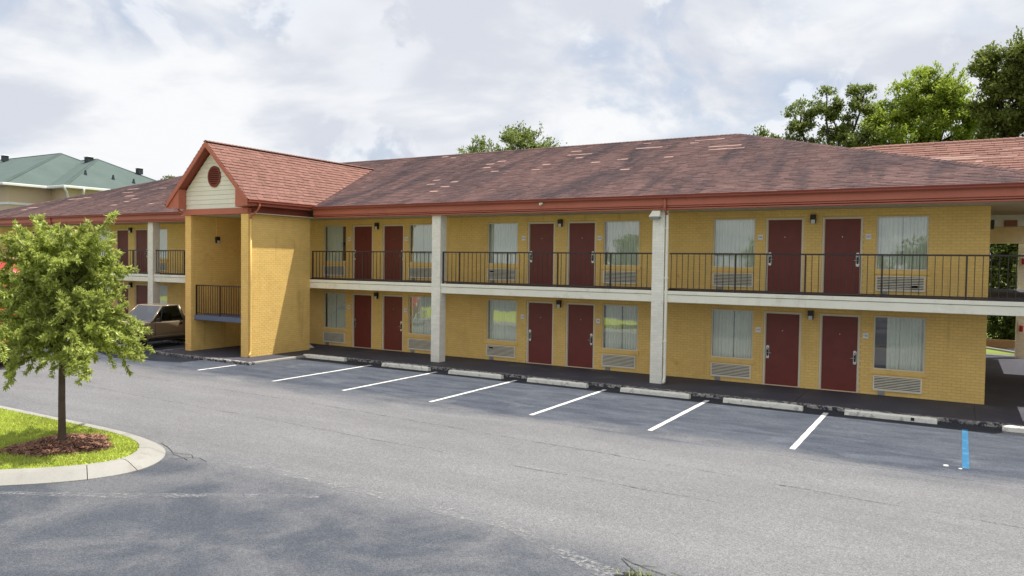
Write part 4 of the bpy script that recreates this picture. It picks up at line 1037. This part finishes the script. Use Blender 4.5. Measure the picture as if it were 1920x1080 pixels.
def bg_tree(name, base, h, blobs, mat, nleaf, lsize, label, group, seed, bark='bark_dark', stems=1, wisps=14):
    """blobs: (dx, dy, z, rx, rz, weight). leaf clumps ride on twigs spread through each blob"""
    rnd = random.Random(seed); base = Vector(base); root = empty(name, base, label, 'tree', group)
    wood = MB(); lv = MB(); wsum = sum(b[5] for b in blobs)
    zc = min(b[2]-b[4]*.5 for b in blobs)
    fork = base+Vector((rnd.uniform(-.2,.2), 0, max(1.0, zc*.6)))
    wood.path([base-Vector((0,0,.1)), base+Vector((0,0,.3)), base.lerp(fork, .5)+Vector((.08,0,0)), fork], [h*.030, h*.024, h*.020, h*.017], 8)
    for (dx, dy, z, rx, rz, wt) in blobs:
        c = base+Vector((dx, dy, z)); hub = c+Vector((0,0,-rz*.45))
        wood.path(bend(fork, hub, .15, rnd, 5, .06), [h*.011, h*.009, h*.0075, h*.006, h*.005, h*.0035], 6)
        ncl = int(nleaf*wt/wsum/30)
        subs = []
        for i in range(max(6, int(12*rx))):
            v = rvec(rnd); k = .35+.62*rnd.random()**.6; subs.append((c+Vector((v.x*rx*k, v.y*rx*k, v.z*rz*k)), rnd.uniform(.22, .42)*min(rx, 2.2)))
        for i, (p0, rr4) in enumerate(subs):
            wood.path(bend(hub, p0, .12, rnd, 4, .06), [h*.004, h*.0035, h*.003, h*.002, h*.001], 5)
        for i in range(ncl):
            p0, rr4 = subs[rnd.randrange(len(subs))]; v = rvec(rnd)*rr4*rnd.random()**.4
            p = p0+Vector((v.x, v.y, v.z*.75)); out = (p-hub).normalized(); cs = rnd.uniform(.5, 1.3)*lsize*1.7
            for j in range(30):
                q = p+Vector((rnd.gauss(0,.5), rnd.gauss(0,.5), rnd.gauss(0,.36)))*cs
                leaf(lv, q, (out*.5+rvec(rnd)).normalized(), (Vector((0,0,1))+rvec(rnd)*.6).normalized(), lsize*rnd.uniform(.7,1.3), lsize*.28)
        for i in range(wisps):   # shoots that break the outline
            v = rvec(rnd); v.z = abs(v.z)*.9+.1; v.normalize(); p = c+Vector((v.x*rx*.85, v.y*rx*.85, v.z*rz*.85)); q = p+(v+Vector((0,0,.4))+rvec(rnd)*.4).normalized()*rnd.uniform(.4,1.0)*rx*.38
            pt = bend(p, q, 0, rnd, 4, .06); wood.path(pt, [h*.002, h*.0018, h*.0014, h*.001, h*.0006], 4)
            for j in range(26):
                t = rnd.random(); k = min(int(t*4), 3); s = pt[k].lerp(pt[k+1], t*4-k)+rvec(rnd)*lsize*.7
                leaf(lv, s, ((q-p).normalized()+rvec(rnd)).normalized(), Vector((0,0,1)), lsize*rnd.uniform(.6,1.1), lsize*.26)
    build('trunk', wood, bark, root, smooth=True); build('crown', lv, mat, root)
    return root
GT = 'trees behind the motel'
bg_tree('background_tree', (-27.2, 22, G), 12.5, [(-1.6,0,9.9,2.2,1.7,1),(.9,0,10.6,2.6,1.9,1.4),(2.6,0,9.7,1.7,1.5,.7),(-.4,.5,8.2,3.4,2.4,1.2)], 'tree_mid', 24000, .20, 'round mid green treetop showing alone above the middle of the motel roof', GT, 1)
bg_tree('background_tree', (-11.2, 25, G), 11.6, [(.2,0,10.9,.75,.7,.6),(-1.0,0,10.6,.7,.6,.5),(0,0,9.0,1.8,1.6,1)], 'tree_dark', 3200, .19, 'two small leafy tips just above the peak of the motel roof', GT, 2, wisps=5)
bg_tree('background_tree', (-6.9, 24, G), 14, [(-1.9,0,11.9,.85,1.15,.6),(-2.2,0,10.4,1.0,.9,.5),(-.55,0,12.5,.75,1.0,.6),(.1,0,11.4,.85,.8,.5),(1.25,0,12.6,.75,1.0,.6),(1.0,0,10.6,1.1,1.1,.6),(-.6,.4,9.6,2.3,1.5,1.1)], 'tree_mid', 15000, .18, 'thin open tree with separate dark green tufts left of the bright tree', GT, 3, wisps=6)
bg_tree('background_tree', (-2.7, 26, G), 15, [(-.2,0,12.9,1.6,1.5,1),(.9,0,13.2,1.3,1.4,.9),(-1.9,0,11.4,1.6,1.5,1),(.9,.3,11.2,1.9,1.6,1.1),(2.0,0,11.8,1.1,1.3,.6),(-.6,.2,9.6,2.8,2.0,1.3)], 'tree_bright', 48000, .17, 'bright yellow-green rounded tree behind the right end of the roof', GT, 4)
bg_tree('background_tree', (1.6, 23, G), 16, [(-.9,0,13.2,1.3,1.5,1),(.8,0,13.6,1.7,1.7,1.2),(2.2,0,12.2,1.7,2.0,1),(-.6,0,11.3,1.35,1.6,1),(.5,0,11.6,1.5,1.5,1),(-.2,.3,9.6,1.7,1.8,1),(2.0,.5,9.4,1.9,2.0,1)], 'tree_vine', 52000, .19, 'tallest dark vine-hung tree at the right edge above the roof', GT, 5, wisps=20)
bg_tree('background_tree', (-89.0, 40, G), 14, [(0,0,13.0,1.1,1.0,1)], 'tree_dark', 1600, .3, 'tiny dark treetop between the green-roofed building and the gable', GT, 6, wisps=4)
# dense growth beyond the breezeway
GH = 'dense growth beyond the breezeway'
bg_tree('background_tree', (-.2, 20.5, G), 7, [(0,0,1.4,2.2,1.7,1),(.8,0,3.0,2.2,2.0,1.2),(.6,0,4.6,2.2,2.0,1.2),(-.4,.4,6.0,1.7,1.5,1)], 'tree_dark', 22000, .20, 'dark leafy tree seen through the breezeway next to the brick corner', GH, 7, wisps=4)
bg_tree('background_tree', (3.0, 21.5, G), 7, [(-.4,0,1.4,2.2,1.6,1),(-.6,0,3.0,2.2,2.0,1.2),(0,0,4.8,2.2,2.0,1.2),(-.4,.3,6.2,1.9,1.5,1)], 'tree_dark', 22000, .20, 'dark leafy tree seen through the breezeway behind the far post', GH, 8, wisps=4)
tag(build('timber_rail', MB().box(-3, 6, 17.6, 17.75, G-.05, .26), 'timber', bevel=.01), 'low tan timber rail at the edge of the lawn beyond the breezeway', 'rail')
build('lawn', MB().face([(-8, 13.6, G+.02), (.95, 13.4, G+.02), (1.9, 14.1, G+.02), (.2, 16.6, G+.02), (-8, 17.2, G+.02)]), 'lawn_far', kind='structure')
build('lawn_kerb', MB().path([(-8,13.5,G+.04),(.95,13.3,G+.04),(2.0,14.05,G+.04),(.25,16.7,G+.04),(-8,17.3,G+.04)], .07, 6), 'concrete', kind='structure')
sheet('rear_drive', -120, 60, 12.905, 19.0, G-.006, 'asphalt')
# trees across the road, mirrored in the motel windows
GR = 'trees mirrored in the motel windows'
for i, (x, y, h) in enumerate(((-34,-62,6.5),(-19,-70,7.5),(-4,-66,6),(12,-72,7.5),(29,-64,6),(47,-70,7))):
    bg_tree('roadside_tree', (x, y, G), h, [(-2.5,0,h*.5,3.4,h*.26,1),(2.4,.5,h*.55,3.6,h*.27,1),(.2,0,h*.75,2.8,h*.25,1)], ('tree_dark','tree_mid')[i % 2], 3600, .42, 'roadside tree mirrored in the motel windows, %s of the six counting from the left' % ('first','second','third','fourth','fifth','sixth')[i], GR, 40+i, wisps=3)

# ------------------------------------------------------------------ green-roofed building
gb = empty('green_roof_building', (-80, 22, G), 'beige building with grey-green hipped roof, white gutters and roof vents', 'building')
def hip_block(root, x1, y0, y1, apex, ez, xb, name):
    ov = .7
    build('wall', MB().box(xb+ov, x1-ov, y0+ov, y1-ov, G, ez-.02), 'tan_stucco', root)
    A = Vector(apex); B = Vector((xb, A.y, A.z))
    P = [Vector((x1,y0,ez)), Vector((x1,y1,ez)), Vector((xb,y1,ez)), Vector((xb,y0,ez))]
    rf = build('roof', MB().face([P[0], P[1], A]).face([P[3], P[0], A, B]).face([P[1], P[2], B, A]), 'green_shingle', root)
    cap_run(rf, P[0]+Vector((0,0,.02)), A, .16, 'green_shingle'); cap_run(rf, P[1]+Vector((0,0,.02)), A, .16, 'green_shingle'); cap_run(rf, B, A, .16, 'green_shingle')
    build('eave_soffit', MB().box(xb, x1-.05, y0+.05, y1-.05, ez-.16, ez-.10), 'soffit', root)
    build('gutter', MB().box(x1-.02, x1+.16, y0-.16, y1+.16, ez-.20, ez+.02).box(xb, x1-.02, y0-.16, y0+.02, ez-.20, ez+.02), 'trim_white', root, bevel=.03)
    build('trim_band', MB().box(xb+ov-.08, x1-ov+.08, y0+ov-.08, y1-ov+.08, ez-1.75, ez-1.55), 'trim_white', root)
    return rf
hip_block(gb, -69.9, 11.0, 28.4, (-77.5, 19.9, 13.55), 9.5, -100, 'a')
hip_block(gb, -67.3, 14.6, 28.5, (-74.1, 21.55, 13.0), 9.5, -79, 'b')
build('downspout', MB().path([(-67.2,14.5,9.35),(-67.5,14.9,9.0),(-67.85,15.2,8.6),(-67.9,15.2,5.0)], .09, 8), 'trim_white', gb, smooth=True)
build('downspout', MB().path([(-67.15,16.2,9.4),(-67.4,16.3,8.9),(-67.9,16.9,8.45),(-67.9,16.9,5.0)], .10, 8), 'trim_white', gb, smooth=True)
def roof_vent(p, s=1.0):
    p = Vector(p); v = build('roof_vent', MB().box(p.x-.5*s, p.x+.5*s, p.y-.5*s, p.y+.5*s, p.z-.6*s, p.z+.55*s), 'vent_black', gb)
    build('vent_cap', MB().box(p.x-.62*s, p.x+.62*s, p.y-.62*s, p.y+.62*s, p.z+.56*s, p.z+.70*s), 'trim_white', v, bevel=.03)
for p, s in (((-74.4,20.9,12.75), .58), ((-85.8,18.8,13.35), .5), ((-71.5,24.3,11.95), .48), ((-90.5,18.0,13.2), .35), ((-70.0,26.2,11.2), .3)): roof_vent(p, s)
for (x, y) in ((-70.0,18.0),(-69.6,20.4),(-69.2,22.2)):
    z = 9.5+(-67.3-x)*(3.5/6.8); build('pipe_boot', MB().tube((x,y,z-.1),(x,y,z+.42),.16,.07,8), 'vent_black', gb)

# ------------------------------------------------------------------ vehicles (local axes: +y back, x right of the viewer in front; z up)
def loft(sections):
    """sections: list of rings of equal length -> closed skin"""
    mb = MB(); k = len(sections[0])
    for s in sections: mb.v += [tuple(p) for p in s]
    for i in range(len(sections)-1):
        for j in range(k):
            q = (j+1) % k; mb.f.append((i*k+j, i*k+q, (i+1)*k+q, (i+1)*k+j))
    mb.f += [tuple(range(k))[::-1], tuple((len(sections)-1)*k+j for j in range(k))]
    return mb
def wheel(root, mw, x, y, r, wd, s):
    c = mw @ T(x, y, r)
    n = 24; prof = [(-wd/2, r*.62), (-wd/2, r*.93), (-wd*.38, r), (wd*.38, r), (wd/2, r*.93), (wd/2, r*.62)]
    mb = MB()
    for i in range(n):
        a = 2*math.pi*i/n
        for (q, rr3) in prof: mb.v.append((q, rr3*math.cos(a), rr3*math.sin(a)))
    for i in range(n):
        for j in range(5):
            a, b = i*6+j, ((i+1) % n)*6+j; mb.f.append((a, b, b+1, a+1))
    w_ = build('wheel', mb, 'tyre', root, smooth=True, mw=c)
    rm = MB().tube((s*wd*.10,0,0),(s*wd*.36,0,0), r*.63, r*.58, 20).tube((s*wd*.3,0,0),(s*wd*.46,0,0), r*.2, r*.17, 12)
    build('rim', rm, 'rim', w_, mw=c)
    return w_
def pickup(loc, rz):
    root = empty('pickup_truck', loc, 'tan compact pickup truck parked nose out beside the stair tower', 'pickup', rz=rz); M = WM[root.name]
    W = .86
    def ring(y, zb, zt, hw, crown=.03):   # cross-section of the body at y
        return [(-hw+.06, y, zb), (-hw, y, zb+.10), (-hw-.012, y, (zb+zt)/2), (-hw+.02, y, zt-.05), (-hw+.10, y, zt), (0, y, zt+crown), (hw-.10, y, zt), (hw-.02, y, zt-.05), (hw+.012, y, (zb+zt)/2), (hw, y, zb+.10), (hw-.06, y, zb)]
    # front half: bumper line to cab back
    body = loft([ring(-1.0,.34,.80,.74), ring(-.95,.30,.88,.80), ring(-.6,.30,.93,W), ring(.1,.30,.97,W), ring(.62,.28,1.01,W), ring(2.12,.28,1.02,W,0), ring(2.14,.28,1.02,W,0)])
    bo = build('body', body, 'truck_tan', root, smooth=True, mw=M)
    m = bo.modifiers.new('e', 'EDGE_SPLIT'); m.split_angle = R(40)
    for (x, y) in ((W-.02, -.12), (-W+.02, -.12)):
        s = 1 if x > 0 else -1
        build('wheel_arch', MB().tube((x-.12*s,y,.33),(x+.04*s,y,.33),.39,.39,20), 'truck_dark', root, mw=M)
    def cabring(y, z, hw): return [(-hw, y, z), (-hw+.04, y, z+.012), (hw-.04, y, z+.012), (hw, y, z)]
    cab = MB()
    # pillars and roof as a shell: bottom outline at z=1.0, top at z=1.6
    b0 = [(-.80,.50,1.0),(.80,.50,1.0),(.80,2.10,1.01),(-.80,2.10,1.01)]; t0 = [(-.64,1.12,1.60),(.64,1.12,1.60),(.64,1.90,1.61),(-.64,1.90,1.61)]
    roof_ = MB().hexa([(-.66,1.08,1.575),(.66,1.08,1.575),(.66,1.94,1.585),(-.66,1.94,1.585),(-.58,1.16,1.625),(.58,1.16,1.625),(.58,1.86,1.63),(-.58,1.86,1.63)])
    build('cab_roof', roof_, 'truck_tan', root, bevel=.03, seg=3, smooth=False, mw=M)
    def bar(a, b, r): return MB().tube(a, b, r, r, 6)
    for s in (-1, 1):
        pil = MB().tube((.80*s,.50,1.0),(.645*s,1.12,1.59),.034,.03,8).tube((.81*s,2.07,1.0),(.645*s,1.90,1.59),.06,.05,8).tube((.645*s,1.12,1.585),(.645*s,1.90,1.592),.03,.03,8)
        build('cab_pillar', pil, 'truck_tan', root, smooth=True, mw=M)
        q = [(.79*s,.60,1.015),(.80*s,2.02,1.015),(.65*s,1.87,1.575),(.65*s,1.16,1.575)]
        build('side_window', MB().face(q), 'car_glass', root, mw=M)
        build('window_divider', MB().tube((.805*s,.92,1.01),(.69*s,1.10,1.45),.011,.011,6), 'truck_dark', root, mw=M)
        # door shut lines, handle, mirror, rub strip
        for y in (.62, 1.98): build('door_seam', MB().box(min(.872*s,.876*s), max(.872*s,.876*s), y-.007, y+.007, .40, 1.0), 'truck_dark', root, mw=M)
        build('door_handle', MB().box(min(.868*s,.895*s), max(.868*s,.895*s), 1.74, 1.90, .86, .92), 'truck_dark', root, bevel=.01, mw=M)
        build('rub_strip', MB().box(min(.866*s,.884*s), max(.866*s,.884*s), .45, 1.97, .46, .485), 'chrome', root, mw=M)
        mi = build('mirror', MB().box(min(.93*s,1.13*s), max(.93*s,1.13*s), .60, .70, 1.02, 1.16), 'truck_dark', root, bevel=.025, seg=2, mw=M)
        build('mirror_arm', MB().box(min(.82*s,.94*s), max(.82*s,.94*s), .63, .68, 1.04, 1.08), 'truck_dark', mi, mw=M)
        build('headlight', MB().box(min(.46*s,.76*s), max(.46*s,.76*s), -1.02, -.93, .66, .80), 'head_glass', root, bevel=.015, mw=M)
        build('turn_signal', MB().box(min(.77*s,.835*s), max(.77*s,.835*s), -.985, -.86, .66, .79), 'amber', root, mw=M)
        build('sill_panel', MB().box(min(.80*s,.868*s), max(.80*s,.868*s), .35, 2.1, .275, .40), 'truck_dark', root, mw=M)
    build('windscreen', MB().face([(-.77,.52,1.025),(.77,.52,1.025),(.63,1.10,1.575),(-.63,1.10,1.575)]), 'windscreen_glass', root, mw=M)
    build('rear_window', MB().face([(.75,2.07,1.03),(-.75,2.07,1.03),(-.62,1.92,1.575),(.62,1.92,1.575)]), 'car_glass', root, mw=M)
    build('dashboard', MB().box(-.74, .74, .62, .90, .90, 1.02), 'truck_dark', root, mw=M)
    st_ = build('bench_seat', MB().box(-.70, .70, 1.45, 1.60, .70, 1.28).box(-.70, .70, 1.10, 1.60, .55, .74), 'truck_dark', root, bevel=.04, mw=M)
    build('wiper', MB().tube((.15,.56,1.055),(.62,.66,1.145),.010,.008,6), 'truck_dark', root, mw=M)
    build('grille', MB().box(-.44, .44, -1.03, -.96, .62, .82), 'truck_dark', root, mw=M)
    build('bumper', MB().box(-.84, .84, -1.14, -.99, .36, .56), 'chrome', root, bevel=.03, seg=2, mw=M)
    bed = MB(); 
    bed.box(.70, .865, 2.17, 4.0, .42, 1.03); bed.box(-.865, -.70, 2.17, 4.0, .42, 1.03); bed.box(-.70, .70, 2.17, 2.23, .42, 1.02); bed.box(-.70, .70, 3.94, 4.0, .42, 1.02); bed.box(-.70, .70, 2.23, 3.94, .52, .56)
    bd = build('cargo_bed', bed, 'truck_tan', root, bevel=.02, seg=2, mw=M)
    build('bed_rail', MB().box(.69, .87, 2.18, 3.99, 1.032, 1.055).box(-.87, -.69, 2.18, 3.99, 1.032, 1.055), 'trim_white', bd, mw=M)
    build('rear_bumper', MB().box(-.84, .84, 4.02, 4.16, .42, .58), 'chrome', root, mw=M)
    build('chassis', MB().box(-.55, .55, -.7, 3.9, .26, .44), 'truck_dark', root, mw=M)
    for x in (.74, -.74):
        s = 1 if x > 0 else -1
        wheel(root, M, x, -.12, .33, .21, s); wheel(root, M, x, 2.92, .33, .21, s)
    return root
pickup((-27.75, -5.05, G), R(6.5))

def tractor(loc, rz):
    root = empty('red_truck', loc, 'tall red truck cab with rounded roof mostly hidden behind the young oak', 'truck', rz=rz); M = WM[root.name]
    # local: +y is rearward, nose at -y
    def ring(y, zb, zt, hw, c): return [(-hw,y,zb),(-hw-.02,y,(zb+zt)/2),(-hw,y,zt-c),(-hw+c*.6,y,zt-c*.2),(-hw*.4,y,zt),(hw*.4,y,zt),(hw-c*.6,y,zt-c*.2),(hw,y,zt-c),(hw+.02,y,(zb+zt)/2),(hw,y,zb)]
    cab = loft([ring(0,.9,2.05,1.0,.15), ring(.25,.7,2.45,1.1,.2), ring(.55,.7,2.95,1.12,.25), ring(1.0,.7,3.28,1.15,.3), ring(1.6,.7,3.42,1.16,.3), ring(2.6,.7,3.48,1.16,.3), ring(2.65,.7,3.46,1.15,.3)])
    o = build('cab', cab, 'red_paint', root, smooth=True, mw=M); o.modifiers.new('e', 'EDGE_SPLIT').split_angle = R(50)
    build('hood', loft([ring(-1.5,.75,1.45,.75,.2), ring(-1.35,.6,1.62,.9,.22), ring(-.6,.6,1.75,1.02,.22), ring(.06,.7,1.95,1.08,.2)]), 'red_paint', root, smooth=True, mw=M)
    build('windscreen', MB().face([(-.92,.135,2.10),(.92,.135,2.10),(.86,.485,2.85),(-.86,.485,2.85)]), 'car_glass', root, mw=M)
    for s in (-1, 1):
        build('side_window', MB().face([(1.165*s,.45,2.0),(1.165*s,1.2,2.0),(1.165*s,1.2,2.6),(1.165*s,.65,2.6)]), 'car_glass', root, mw=M)
        build('headlight', MB().box(min(.55*s,.85*s), max(.55*s,.85*s), -1.50, -1.36, 1.0, 1.25), 'head_glass', root, bevel=.03, mw=M)
        build('mirror', MB().box(min(1.2*s,1.42*s), max(1.2*s,1.42*s), .12, .24, 1.9, 2.5), 'truck_dark', root, bevel=.03, mw=M)
        build('fuel_tank', MB().tube((1.0*s,1.4,.65),(1.0*s,2.7,.65),.32,.32,16), 'chrome', root, mw=M)
        wheel(root, M, .98*s, -.55, .52, .28, s)
        for y in (3.4, 4.65): wheel(root, M, .92*s, y, .52, .5, s)
    build('grille', MB().box(-.5, .5, -1.56, -1.40, .85, 1.40), 'chrome', root, bevel=.03, mw=M)
    build('bumper', MB().box(-1.1, 1.1, -1.72, -1.5, .38, .72), 'chrome', root, bevel=.04, mw=M)
    build('chassis', MB().box(-.45, .45, -1.2, 5.3, .62, .86), 'truck_dark', root, mw=M)
    build('fifth_wheel', MB().box(-.5, .5, 3.6, 4.5, .87, 1.05), 'truck_dark', root, mw=M)
    return root
tractor((-27.35, -10.05, G), R(62))
